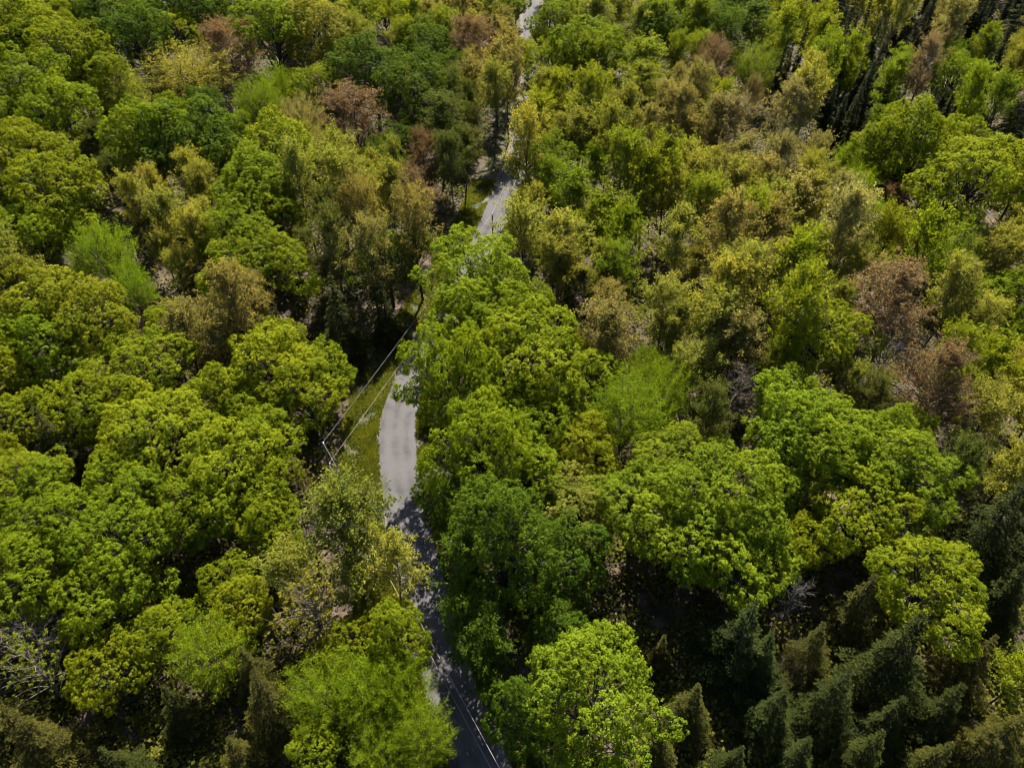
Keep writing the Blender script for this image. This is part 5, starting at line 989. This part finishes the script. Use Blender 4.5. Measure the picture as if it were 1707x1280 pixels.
def asphalt():
    m, ns, lk, bs, out = mat('asphalt')
    uv = node(ns, 'ShaderNodeUVMap', uv_map='uv'); sp = node(ns, 'ShaderNodeSeparateXYZ'); lk.new(uv.outputs[0], sp.inputs[0])
    tc = node(ns, 'ShaderNodeTexCoord')
    n1 = node(ns, 'ShaderNodeTexNoise'); n1.inputs['Scale'].default_value = 14; n1.inputs['Detail'].default_value = 8; lk.new(tc.outputs['Object'], n1.inputs['Vector'])
    n2 = node(ns, 'ShaderNodeTexNoise'); n2.inputs['Scale'].default_value = .7; n2.inputs['Detail'].default_value = 5; lk.new(tc.outputs['Object'], n2.inputs['Vector'])
    # paler bands worn by the wheels, seen across the road (u = metres from the centre)
    wv = node(ns, 'ShaderNodeMath', operation='SINE'); ml = node(ns, 'ShaderNodeMath', operation='MULTIPLY'); ml.inputs[1].default_value = 3.3
    ad = node(ns, 'ShaderNodeMath', operation='MULTIPLY_ADD'); ad.inputs[1].default_value = .5
    n2.inputs['Scale'].default_value = .25
    lk.new(sp.outputs[0], ml.inputs[0]); lk.new(n2.outputs['Fac'], ad.inputs[0]); lk.new(ml.outputs[0], ad.inputs[2]); lk.new(ad.outputs[0], wv.inputs[0])
    s1 = node(ns, 'ShaderNodeMath', operation='MULTIPLY_ADD'); s1.inputs[1].default_value = .075; lk.new(wv.outputs[0], s1.inputs[0]); lk.new(n2.outputs['Fac'], s1.inputs[2])
    s2 = node(ns, 'ShaderNodeMath', operation='MULTIPLY_ADD'); s2.inputs[1].default_value = .95; lk.new(n1.outputs['Fac'], s2.inputs[0]); lk.new(s1.outputs[0], s2.inputs[2])
    cr = node(ns, 'ShaderNodeValToRGB'); cr.color_ramp.elements[0].position = .55; cr.color_ramp.elements[1].position = 1.25
    cr.color_ramp.elements[0].position = .62; cr.color_ramp.elements[0].color = (.016, .0155, .0165, 1); cr.color_ramp.elements[1].position = 1.12; cr.color_ramp.elements[1].color = (.056, .053, .055, 1)
    lk.new(s2.outputs[0], cr.inputs[0])
    vo = node(ns, 'ShaderNodeTexVoronoi', feature='DISTANCE_TO_EDGE'); vo.inputs['Scale'].default_value = .6
    n3 = node(ns, 'ShaderNodeTexNoise'); n3.inputs['Scale'].default_value = 1.1; n3.inputs['Detail'].default_value = 4
    lk.new(tc.outputs['Object'], n3.inputs['Vector']); vm = node(ns, 'ShaderNodeMix', data_type='RGBA'); vm.inputs[0].default_value = .45
    lk.new(tc.outputs['Object'], vm.inputs[6]); lk.new(n3.outputs['Color'], vm.inputs[7]); lk.new(vm.outputs[2], vo.inputs['Vector'])
    ck = node(ns, 'ShaderNodeMapRange'); ck.inputs['From Max'].default_value = .035; ck.inputs['To Min'].default_value = .45; lk.new(vo.outputs['Distance'], ck.inputs['Value'])
    mm = node(ns, 'ShaderNodeMix', data_type='RGBA', blend_type='MULTIPLY'); mm.inputs[0].default_value = .16; lk.new(cr.outputs[0], mm.inputs[6]); lk.new(ck.outputs[0], mm.inputs[7])
    lk.new(mm.outputs[2], bs.inputs['Base Color'])
    bs.inputs['Roughness'].default_value = .9; bs.inputs['Specular IOR Level'].default_value = .15
    b = node(ns, 'ShaderNodeBump'); b.inputs['Strength'].default_value = .25; lk.new(n1.outputs['Fac'], b.inputs['Height']); lk.new(b.outputs[0], bs.inputs['Normal'])
    return m
M['asphalt'] = asphalt()
# ------------------------------------------------------------------ ground, verge, road
def axis(lo, hi, step, far): 
    a = list(np.arange(lo, hi+.1, step)); k = step
    while a[-1] < far: k *= 1.5; a.append(a[-1]+k)
    k = step
    while a[0] > -far: k *= 1.5; a.insert(0, a[0]-k)
    return np.array(a)
gx, gy = axis(-150, 200, 2.5, 2500), axis(0, 340, 2.5, 2500)
X, Y = np.meshgrid(gx, gy); Z = terrain(X, Y)
nx, ny = len(gx), len(gy); i = (np.arange(ny-1)[:, None]*nx+np.arange(nx-1)[None]).ravel()
tag(obj('ground', mesh_np('ground', np.stack([X, Y, Z], -1).reshape(-1, 3), quads=np.stack([i, i+1, i+nx+1, i+nx], 1), mat=M['floor'], smooth=True)), 'brown leaf-strewn forest floor', 'ground', kind='structure')
# smooth centre line
def spline(P, n):
    P = np.vstack([2*P[0]-P[1], P, 2*P[-1]-P[-2]]); out = []
    for a, b, c, d in zip(P, P[1:], P[2:], P[3:]):
        t = np.linspace(0, 1, n, endpoint=False)[:, None]
        out.append(.5*((2*b)+(-a+c)*t+(2*a-5*b+4*c-d)*t*t+(-a+3*b-3*c+d)*t**3))
    return np.vstack(out+[P[-2:-1]])
CL = spline(RC, 8); TG = nrm(np.gradient(CL, axis=0)); NL = np.stack([TG[:, 1], -TG[:, 0]], 1)   # NL points to the right-hand side
def strip(name, offs, lift, m, wob=0, seed=1, uv=False):
    rng = np.random.default_rng(seed); n = len(CL); o = np.tile(np.array(offs, float), (n, 1))
    if wob:
        w = np.convolve(rng.normal(size=n+4), np.ones(5)/5, 'same')[2:-2]; o[:, 0] += w*wob; w = np.convolve(rng.normal(size=n+4), np.ones(5)/5, 'same')[2:-2]; o[:, -1] += w*wob
    P = CL[:, None]+o[..., None]*NL[:, None]; k = len(offs)
    lf = np.asarray(lift)
    Zs = terrain(P[..., 0], P[..., 1])+lf
    V = np.concatenate([P, Zs[..., None]], -1).reshape(-1, 3)
    i = (np.arange(n-1)[:, None]*k+np.arange(k-1)[None]).ravel(); Q = np.stack([i, i+1, i+k+1, i+k], 1)
    me = mesh_np(name, V, quads=Q, mat=m, smooth=True)
    if uv:
        u = me.uv_layers.new(name='uv'); L = np.concatenate([[0], np.cumsum(np.linalg.norm(np.diff(CL, axis=0), axis=1))])
        co = np.stack([np.tile(o, 1).ravel(), np.repeat(L, k)], 1)[Q.ravel()]; u.data.foreach_set('uv', co.astype(np.float32).ravel())
    return me
tag(obj('grass_verge', strip('grass_verge', [-8.5, -5, -3.6, 0, 3.6, 4.6, 6.2], [.02, .08, .08, .08, .08, .08, .02], M['verge'], .5, 3)), 'rough grassy verge along the road', 'verge', kind='structure')
tag(obj('gravel_shoulder', strip('gravel_shoulder', [-3.75, -2.6, 0, 2.6, 3.4], [.09, .13, .13, .13, .09], M['gravel'], .5, 5)), 'pale gravel shoulder of the road', 'shoulder', kind='structure')
tag(obj('road', strip('road', [-2.85, -1.4, 0, 1.4, 2.85], [.15, .18, .2, .18, .15], M['asphalt'], .06, 7, uv=True)), 'worn grey asphalt road curving through the forest', 'road', kind='structure')
# ------------------------------------------------------------------ leaves of the forest floor and verge (uncountable)
def frustum_pts(rng, n):
    y = 16+ (rng.random(n)**1.25)*300; hw = 30+y*.86; x = (rng.random(n)*2-1)*hw
    return x, y
def clumped(rng, n, lowf, thr):
    x, y = frustum_pts(rng, n)
    v = np.sin(x*lowf+1.3*np.sin(y*lowf*.7))+np.sin(y*lowf*1.2+1.7*np.sin(x*lowf*.6+2))
    return x[v > thr], y[v > thr]
rng = np.random.default_rng(21)
x, y = clumped(rng, 34000, .33, -1.5); rd = road_dist(x, y); k = rd > 5.2; x, y, rd = x[k], y[k], rd[k]; near = np.where(rd < 9.5, .5, 1.)
n = len(x); k = 14; R = rng.uniform(.5, 1.9, n)*(1+.45*ss((y-70)/80))*near
dd = rdirs(rng, n*k).reshape(n, k, 3); dd[..., 2] = np.abs(dd[..., 2])
P = np.stack([x, y, terrain(x, y)], 1)[:, None]+dd*R[:, None, None]*np.array([1, 1, 1.1])
Nn = nrm(dd*.5+np.array([0, 0, .8])+.5*rng.normal(size=dd.shape))
V, Q = leaves(P.reshape(-1, 3), Nn.reshape(-1, 3), rng.uniform(.3, .6, n*k)*np.repeat((1+.35*ss((y-70)/80))*near, k), rng)
u = obj('undergrowth', mesh_np('undergrowth', V, quads=Q, tint=np.clip(np.repeat(rng.random(n), k)*.6+.4*rng.random(n*k), 0, 1), mat=M['broad']))
u.color = (.085, .092, .012, 1); tag(u, 'low leafy shrubs and saplings covering the forest floor', 'undergrowth', kind='stuff')
# grass tufts and weeds on the verge
ng = 52000; s = rng.integers(0, int(len(CL)*.72), ng); f = rng.random(ng); side = rng.random(ng)
off = np.where(side < .6, -rng.uniform(3.0, 8.8, ng), rng.uniform(2.8, 5.6, ng))
PP = CL[s]*(1-f[:, None])+CL[s+1]*f[:, None]+NL[s]*off[:, None]
vv = np.sin(PP[:, 0]*1.1+1.4*np.sin(PP[:, 1]*.6))+np.sin(PP[:, 1]*.9+1.7*np.sin(PP[:, 0]*.8+2))+rng.normal(size=ng)*.5; PP = PP[vv > -.95]; vv = vv[vv > -.95]; ng = len(PP)
k = 4; base = np.repeat(np.concatenate([PP, (terrain(PP[:, 0], PP[:, 1])+.08)[:, None]], 1), k, 0)+rng.normal(size=(ng*k, 3))*np.array([.12, .12, 0])
up = nrm(np.array([0, 0, 1.])+.55*rng.normal(size=(ng*k, 3))); sd = nrm(np.cross(up, rng.normal(size=(ng*k, 3))))
hh = rng.uniform(.15, .55, ng*k)[:, None]; ww = rng.uniform(.05, .14, ng*k)[:, None]
V = np.stack([base-sd*ww, base+sd*ww, base+up*hh], 1).reshape(-1, 3)
g = obj('grass', mesh_np('grass', V, tris=np.arange(ng*k*3).reshape(-1, 3), tint=np.clip(np.repeat(.3+.22*vv, k)+.5*(rng.random(ng*k)-.4), 0, 1), mat=M['broad']))
g.color = (.098, .112, .016, 1); tag(g, 'tufts of grass and weeds on the road verge', 'grass', kind='stuff')
# ------------------------------------------------------------------ tree prototypes: crown width 12 at unit scale; every builder returns (trunk mesh, crown mesh, height)
def curve(p0, p1, rng, n=5, bend=.08, lift=0):
    t = np.linspace(0, 1, n)[:, None]; L = np.linalg.norm(np.subtract(p1, p0))
    return np.asarray(p0)*(1-t)+np.asarray(p1)*t+np.sin(t*np.pi)*(rng.normal(size=3)*bend*L+np.array([0, 0, lift*L]))
def lobed(seed, h=16.5, rl=1.9, nl=26, leaf=.21, zlow=.26, dens=3.6, k=21, topw=.0, sprig=.36, rough=1.0):
    rng = np.random.default_rng(seed); R = 6.0; zb = h*zlow; C = np.array([0, 0, (zb+h)/2]); E = np.array([R, R, (h-zb)/2])
    ga = np.pi*(3-5**.5); ii = np.arange(nl)+.5; zz = 1-1.62*ii/nl; th = ga*ii+rng.normal(size=nl)*.25
    d = np.stack([np.sqrt(1-zz**2)*np.cos(th), np.sqrt(1-zz**2)*np.sin(th), zz], 1)
    squash = np.array([rng.uniform(.88, 1.1), rng.uniform(.88, 1.1), 1])
    az = np.arctan2(d[:, 1], d[:, 0]); ph = rng.uniform(0, 6.28, 3)
    lump = 1+rough*(.13*np.sin(2*az+ph[0])+.10*np.sin(3*az+ph[1]+2*d[:, 2])+.06*np.sin(5*az+ph[2]))
    c = C+d*E*squash*(rng.uniform(.52, .92, nl)*lump)[:, None]; r = rl*rng.uniform(.55, 1.35, nl)
    ci = C+nrm(np.stack([rng.normal(size=8), rng.normal(size=8), np.abs(rng.normal(size=8))+.5], 1))*E*rng.uniform(.3, .62, 8)[:, None]
    c = np.vstack([c, ci]); r = np.concatenate([r, rl*rng.uniform(.7, 1.1, 8)]); d = np.vstack([d, nrm(ci-C)]); nl += 8
    nb = nl//2; c2 = c[rng.integers(0, nl, nb)]; dd = nrm(c2-C+.8*rng.normal(size=(nb, 3))); c2 = c2+dd*rl*rng.uniform(.6, 1., nb)[:, None]
    c = np.vstack([c, c2]); r = np.concatenate([r, rl*rng.uniform(.35, .65, nb)])
    P = []; O = []; G = []
    for j in range(len(c)):
        out = nrm(c[j]-C+np.array([0, 0, .6])); m = int(dens*4*np.pi*r[j]**2)
        u = rdirs(rng, m); u = u[(u@out > -.3)]
        gap = np.sin(u[:, 0]*4.3+j)*np.sin(u[:, 1]*4.7+2*j)*np.sin(u[:, 2]*4.1+3*j); u = u[gap > -.26]
        p = c[j]+u*r[j]*rng.uniform(.74, 1.1, len(u))[:, None]*np.array([1, 1, .82])
        ok = np.ones(len(p), bool)
        for q in range(len(c)):
            if q != j: ok &= np.linalg.norm((p-c[q])/np.array([1, 1, .82]), axis=1) > .82*r[q]
        P.append(p[ok]); O.append(u[ok]); G.append(np.full(ok.sum(), rng.random()))
    P = np.vstack(P); O = np.vstack(O); G = np.concatenate(G); n = len(P)
    sz = sprig*rng.uniform(.6, 1.25, n); up = nrm(O*.7+np.array([0, 0, .8])+.25*rng.normal(size=O.shape))
    ld = nrm(rng.normal(size=(n, k, 3))*.75+up[:, None]*.8)
    LP = (P[:, None]+ld*sz[:, None, None]*rng.uniform(.55, 1.05, (n, k, 1))).reshape(-1, 3)
    LN = nrm(ld*.75+up[:, None]*.35+.35*rng.normal(size=ld.shape)).reshape(-1, 3)
    V, Q = leaves(LP, LN, leaf*rng.uniform(.65, 1.2, n*k), rng)
    tint = np.clip(.38*np.repeat(rng.random(n), k)+.27*rng.random(n*k)+.35*np.repeat(G, k), 0, 1)
    T = Tubes(); top = np.array([rng.normal()*.3, rng.normal()*.3, h*.62])
    tr = curve((0, 0, -.4), top, rng, 8, .02); T.add(tr, np.linspace(.34, .13, 8)*(h/16.5), 8)
    for j in range(nl):
        s = tr[min(7, 3+int(rng.integers(0, 4)))]; b = curve(s, c[j]+d[j]*r[j]*.3, rng, 6, .07, .06); T.add(b, np.linspace(.13, .035, 6), 5)
        for q in range(4):
            e = c[j]+rdirs(rng, 1)[0]*r[j]*.85; T.add(curve(b[4], e, rng, 4, .08), np.linspace(.045, .012, 4), 4)
    return T.mesh('trunk', M['bark']), mesh_np('crown', V, quads=Q, tint=tint, mat=M['broad']), h
def airy(seed, h=21, nb=28, leaf=.33, k=4, ntw=15, nsp=7, rough_r=.5, zlow=.3, bark='bark', leafmat='broad', spread=1.35, lean=0, twig=1.0, dome=False):
    rng = np.random.default_rng(seed); T = Tubes(); R = 6.0
    tr = curve((0, 0, -.4), (rng.normal()*.5+lean*h, rng.normal()*.5, h*.93), rng, 10, .03); T.add(tr, np.linspace(.26, .03, 10), 7)
    P = []; O = []; G = []
    for b in range(nb):
        f = zlow+(.95-zlow)*(b+rng.random())/nb; zi = f*9; i0 = int(min(8, zi)); s = tr[i0]*(1-(zi-i0))+tr[i0+1]*(zi-i0)
        az = b*2.4+rng.normal()*.4; g = (f-zlow)/(.95-zlow)
        ln = R*spread*(.55+.75*g-1.0*g*g)*1.25*rng.uniform(.75, 1.15); el = np.radians(rng.uniform(26, 54)+22*g)
        dv = np.array([np.cos(az)*np.cos(el), np.sin(az)*np.cos(el), np.sin(el)]); e = s+dv*ln
        br = curve(s, e, rng, 6, .08, .05); T.add(br, np.linspace(.10*(1.15-g*.6), .02, 6), 5)
        gi = rng.random()
        for q in range(ntw):
            w = rng.uniform(.3, 1.0); a0 = br[int(min(4, w*5))]; tv = nrm(dv*.55+rng.normal(size=3)*.75+np.array([0, 0, .3])); tl = rng.uniform(.8, 3.0)
            tw = curve(a0, a0+tv*tl, rng, 4, .1)
            if rng.random() < twig: T.add(tw, np.linspace(.028, .008, 4), 3)
            tt = rng.uniform(.25, 1.05, nsp)[:, None]; p = a0+tv*tl*tt+rng.normal(size=(nsp, 3))*.22
            P.append(p); O.append(np.tile(tv, (nsp, 1))); G.append(np.full(nsp, gi))
    T_mesh = T.mesh('trunk', M[bark])
    if k == 0: return T_mesh, None, h
    P = np.vstack(P); O = np.vstack(O); G = np.concatenate(G); n = len(P)
    ld = rdirs(rng, n*k).reshape(n, k, 3)
    if dome: ld = nrm(ld+np.array([0, 0, .7]))
    LP = (P[:, None]+ld*rough_r*rng.uniform(.3, 1, (n, k, 1))).reshape(-1, 3)
    LN = nrm(ld*.5+np.array([0, 0, .5])+.75*rng.normal(size=ld.shape)).reshape(-1, 3)
    V, Q = leaves(LP, LN, leaf*rng.uniform(.6, 1.25, n*k), rng)
    tint = np.clip(.4*np.repeat(rng.random(n), k)+.35*rng.random(n*k)+.25*np.repeat(G, k), 0, 1)
    return T_mesh, mesh_np('crown', V, quads=Q, tint=tint, mat=M[leafmat]), h
def feathery(seed, h=16, leaf=.2):
    rng = np.random.default_rng(seed); R = 6.0; T = Tubes(); P = []; D = []; G = []
    tr = curve((0, 0, -.4), (0, 0, h*.6), rng, 7, .03); T.add(tr, np.linspace(.24, .07, 7), 6)
    for b in range(75):
        z = 1-1.45*(b+.5)/75; th = b*2.39996; dv = np.array([np.sqrt(max(0, 1-z*z))*np.cos(th), np.sqrt(max(0, 1-z*z))*np.sin(th), z])
        s = tr[int(rng.integers(2, 7))]; e = np.array([0, 0, h*.6])+dv*np.array([R, R, h*.4])*rng.uniform(.72, 1.02)
        br = curve(s, e, rng, 6, .06, .05); T.add(br, np.linspace(.07, .012, 6), 4); v = nrm(e-s); gi = rng.random()
        for q in range(22):
            w = rng.uniform(.45, 1.0); a0 = s+(e-s)*w; m = 14
            tv = nrm(v*.6+rng.normal(size=3)*.55+np.array([0, 0, .5])); t = rng.random((m, 1))*1.5
            P.append(a0+tv*t+rng.normal(size=(m, 3))*.16); D.append(np.tile(tv, (m, 1))); G.append(np.full(m, gi))
    P = np.vstack(P); D = np.vstack(D); G = np.concatenate(G); n = len(P)
    N = nrm(rng.normal(size=(n, 3))*.7+np.array([0, 0, .6])); V, Q = leaves(P, N, leaf*rng.uniform(.7, 1.4, n), rng, .5, D+.4*rng.normal(size=D.shape))
    return T.mesh('trunk', M['bark']), mesh_np('crown', V, quads=Q, tint=np.clip(.6*rng.random(n)+.4*G, 0, 1), mat=M['broad']), h
def conifer(seed, h, R, nwh, spray, droop, shape=.8, tiers=7, dens=1.5, nl=.27):
    """whorls of flat drooping sprays; needles are small narrow blades set feather-like along each twig"""
    rng = np.random.default_rng(seed); T = Tubes(); P = []; N = []; D = []; G = []
    tr = curve((0, 0, -.4), (rng.normal()*.1, rng.normal()*.1, h), rng, 9, .008); T.add(tr, np.linspace(.3, .02, 9)*(h/19), 7)
    for w in range(nwh):
        f = (w+.5)/nwh; z = h*(.1+.89*f); rr = R*((1-f)**shape)*rng.uniform(.78, 1.12)+.25; nbw = max(4, int(tiers*(.55+.6*(1-f))))
        a0 = rng.random()*6.28
        for b in range(nbw):
            az = a0+b*6.283/nbw+rng.normal()*.25; ln = rr*rng.uniform(.55, 1.15); dv = np.array([np.cos(az), np.sin(az), 0]); sv = np.array([-np.sin(az), np.cos(az), 0])
            m = max(4, int(ln/.22*dens)); t = (np.arange(m)+rng.random(m))/m; t = .2+.8*t
            cz = -droop*ln*t**1.8+.12*ln*t
            ax = np.array([0, 0, z])+dv*(ln*t)[:, None]; ax[:, 2] += cz
            T.add(ax[[0, m//2, m-1]], [.045, .03, .01], 3); gi = rng.random()
            for sgn in (-1, 1):
                tl = spray*ln*.45*(1.15-t)**.7+.2
                for q in range(3):
                    u = (q+rng.random(m))/3
                    p = ax+(sv*sgn*.8+dv*.6)*(tl*u)[:, None]+rng.normal(size=(m, 3))*.05; p[:, 2] -= .3*tl*u*u*droop*2
                    for ss_ in (0, 1):
                        nd = nrm(sv*sgn*(.5+.6*ss_)+dv*(1.2-.5*ss_)+np.array([0, 0, -.25])+.35*rng.normal(size=(m, 3)))
                        P.append(p); D.append(nd); N.append(nrm(np.array([0, 0, 1.])+.45*rng.normal(size=(m, 3)))); G.append(np.clip(.55*u*t+.25*gi+.25*rng.random(m), 0, 1))
    P = np.vstack(P); N = np.vstack(N); D = np.vstack(D); G = np.concatenate(G); n = len(P)
    V, Q = leaves(P, N, nl*rng.uniform(.8, 1.5, n), rng, .42, D)
    return T.mesh('trunk', M['bark']), mesh_np('crown', V, quads=Q, tint=G, mat=M['needle']), h
PROTO = {
 'maple': [lobed(1), lobed(2, rl=1.7, nl=30, zlow=.3), lobed(3, h=17.5, rl=2.1, nl=22), lobed(4, h=15.5, rl=1.75, nl=28, zlow=.22), lobed(5, h=18, rl=1.6, nl=34, zlow=.3), lobed(6, rl=1.8, nl=24, rough=1.5), lobed(7, h=18.5, rl=1.7, nl=28, zlow=.36, rough=1.5), lobed(8, h=16, rl=1.5, nl=36, rough=1.3)],
 'airy': [airy(11, zlow=.35), airy(12, nb=30, zlow=.4, bark='grey_bark'), airy(13, nb=24, ntw=15, leaf=.36), airy(14, h=20, nb=28, zlow=.45, bark='brown_bark'), airy(15, nb=24, ntw=12, nsp=9, leaf=.3), airy(16, nb=22, zlow=.35, bark='brown_bark'), airy(17, nb=28, ntw=12, zlow=.5)],
 'fine': [feathery(21), feathery(22, h=15)],
 'red': [airy(31, h=19, nb=34, leaf=.2, k=5, ntw=15, rough_r=.3, leafmat='bud', bark='brown_bark'), airy(32, h=19, nb=30, leaf=.22, k=5, ntw=15, rough_r=.32, leafmat='bud', bark='brown_bark')],
 'dotted': [airy(41, h=15.5, nb=30, leaf=.24, k=15, ntw=7, nsp=1, rough_r=.34, dome=True, bark='brown_bark')],
 'hemlock': [conifer(51, 19, 6.2, 17, .95, .40, 1.25, 8), conifer(52, 20, 6.0, 19, .95, .46, 1.2, 8), conifer(53, 18.5, 6.4, 16, 1.0, .34, 1.25, 8)],
 'spruce': [conifer(61, 24, 2.7, 34, .9, .3, .9, 7, nl=.3), conifer(62, 25, 2.5, 36, .9, .36, .95, 7, nl=.3)],
 'bare': [airy(71, h=18, nb=24, k=0, ntw=14, bark='grey_bark'), airy(72, h=17, nb=20, k=0, ntw=16, bark='grey_bark', spread=1.4)],
 'leaning': [airy(73, h=18, nb=12, k=0, ntw=7, bark='grey_bark', lean=-.35)],
 'brown_bare': [airy(74, h=17, nb=24, k=0, ntw=15, bark='brown_bark')]}
WID = {'spruce': 5.6}
CLR = {'G': (.110, .148, .006), 'YG': (.138, .168, .007), 'D': (.055, .090, .007), 'Y': (.142, .178, .008), 'YA': (.152, .170, .010), 'L': (.120, .162, .009),
 'O': (.150, .162, .022), 'YO': (.188, .190, .028), 'OO': (.110, .122, .016), 'FG': (.105, .160, .006), 'T': (.180, .163, .052), 'B': (.138, .090, .040), 'B2': (.158, .142, .040), 'DO': (.062, .076, .014),
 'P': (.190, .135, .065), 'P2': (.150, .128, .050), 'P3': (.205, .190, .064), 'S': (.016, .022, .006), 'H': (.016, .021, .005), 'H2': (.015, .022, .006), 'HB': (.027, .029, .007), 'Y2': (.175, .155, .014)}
NAMES = {'maple': 'broadleaf_tree', 'airy': 'thin_leaved_tree', 'fine': 'feathery_tree', 'red': 'budding_tree', 'dotted': 'tufted_tree', 'hemlock': 'hemlock_tree', 'spruce': 'spruce_tree', 'bare': 'bare_tree'}
GROUP = {'maple': 'dense broadleaf trees of the forest', 'airy': 'thin-leaved young trees of the forest', 'fine': 'feathery fresh green trees', 'red': 'reddish budding trees', 'dotted': 'sparse yellow tufted trees',
 'hemlock': 'broad dark hemlocks', 'spruce': 'narrow spruces of the forest', 'bare': 'bare leafless trees'}
rnd = random.Random(9)
for x, y, w, h, kind, col, label in TREES:
    fam = {'DW': 'leaning', 'BW': 'brown_bare'}.get(col, kind)
    tm, cm, h0 = rnd.choice(PROTO[fam]); z = float(terrain(x, y))
    r = bpy.data.objects.new(NAMES[kind], None); COL.objects.link(r); r.empty_display_size = .5
    r.location = (x, y, z); s = w/WID.get(kind, 12.0); q = rnd.uniform(.94, 1.06)
    r.scale = (s*q, s/q, h/h0); r.rotation_euler = (rnd.gauss(0, .02), rnd.gauss(0, .02), rnd.uniform(0, 6.28) if fam != 'leaning' else 0)
    tag(r, label, 'tree', GROUP[kind])
    obj('trunk', tm, r)
    if cm:
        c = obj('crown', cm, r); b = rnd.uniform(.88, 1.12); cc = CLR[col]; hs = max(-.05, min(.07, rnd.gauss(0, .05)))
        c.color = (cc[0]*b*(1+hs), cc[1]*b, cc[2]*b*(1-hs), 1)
# ------------------------------------------------------------------ utility poles and wires
def lathe(prof, k=12):
    th = np.linspace(0, 2*np.pi, k, endpoint=False); V = np.array([[r*np.cos(t), r*np.sin(t), z] for r, z in prof for t in th])
    Q = [[i*k+j, i*k+(j+1) % k, (i+1)*k+(j+1) % k, (i+1)*k+j] for i in range(len(prof)-1) for j in range(k)]
    return V, np.array(Q)
def pole(x, y, h, label, guy=None):
    r = bpy.data.objects.new('utility_pole', None); COL.objects.link(r); z = float(terrain(x, y)); r.location = (x, y, z)
    tag(r, label, 'utility pole', 'wooden utility poles along the road')
    V, Q = lathe([(.01, -.5), (.17, -.5), (.16, 1), (.13, h-.25), (.115, h-.02), (.01, h)]); obj('post', mesh_np('post', V, quads=Q, mat=M['pole_wood'], smooth=True), r)
    V, Q = lathe([(.01, 0), (.03, 0), (.03, .12), (.09, .14), (.11, .2), (.06, .23), (.1, .27), (.11, .33), (.05, .4), (.01, .41)])
    obj('insulator', mesh_np('insulator', V+np.array([0, 0, h]), quads=Q, mat=M['porcelain'], smooth=True), r)
    V, Q = lathe([(.01, -.15), (.16, -.15), (.16, .15), (.01, .15)], 10)
    b = obj('cable_clamp', mesh_np('cable_clamp', V+np.array([.12, 0, 5.3]), quads=Q, mat=M['wire']), r)
    if guy is not None:
        T = Tubes(); T.add([(0, 0, h-.6), (guy[0]*.5, guy[1]*.5, h*.5-.3), (guy[0], guy[1], .1)], [.011, .011, .011], 5); obj('guy_wire', T.mesh('guy_wire', M['wire']), r)
    return np.array([x, y, z])
A = pole(-25.6, 66.3, 9.3, 'dark wooden utility pole with pale insulator on the verge left of the road', guy=(2.6, 1.6))
B = pole(-4.0, 129.5, 9.3, 'utility pole hidden in foliage right of the middle road bend')
C = pole(9.2, 190, 9.3, 'utility pole among trees right of the upper road')
D = pole(12.3, 262, 9.3, 'farthest utility pole beside the top end of the road')
N = pole(5.6, 13.7, 9.6, 'utility pole nearest the viewer beside the lower end of the road')
def wire(name, label, a, b, za, zb, sag, rad, group):
    t = np.linspace(0, 1, 25)[:, None]; p = (a+[0, 0, za])*(1-t)+(b+[0, 0, zb])*t; p[:, 2] -= (4*sag*t*(1-t))[:, 0]
    T = Tubes(); T.add(p, np.full(25, rad), 5); o = obj(name, T.mesh(name, M['wire'])); tag(o, label, 'power line', group); return p
U, Lw = 'upper power wires between the poles', 'lower cables between the poles'
wire('power_wire', 'upper thin wire crossing above the shaded lower road, right one of the pair', A, N, 9.68, 9.98, .35, .019, U)
wire('power_cable', 'lower cable with bright ties crossing above the shaded lower road, left one of the pair', A, N, 5.3, 5.6, .25, .021, Lw)
wire('power_wire', 'upper pale wire running from the pole top back towards the hidden bend', A, B, 9.68, 9.68, .4, .011, U)
wire('power_cable', 'lower pale cable running above the grassy verge beside the sunlit road', A, B, 5.3, 5.3, .3, .015, Lw)
wire('power_wire', 'upper wire above the upper sunlit road stretch among the trees', B, C, 9.68, 9.68, .4, .02, U)
wire('power_cable', 'lower cable above the upper sunlit road stretch among the trees', B, C, 5.3, 5.3, .3, .025, Lw)
wire('power_wire', 'upper wire beside the topmost road stretch at the upper edge', C, D, 9.68, 9.68, .4, .028, U)
wire('power_cable', 'lower cable beside the topmost road stretch at the upper edge', C, D, 5.3, 5.3, .3, .028, Lw)
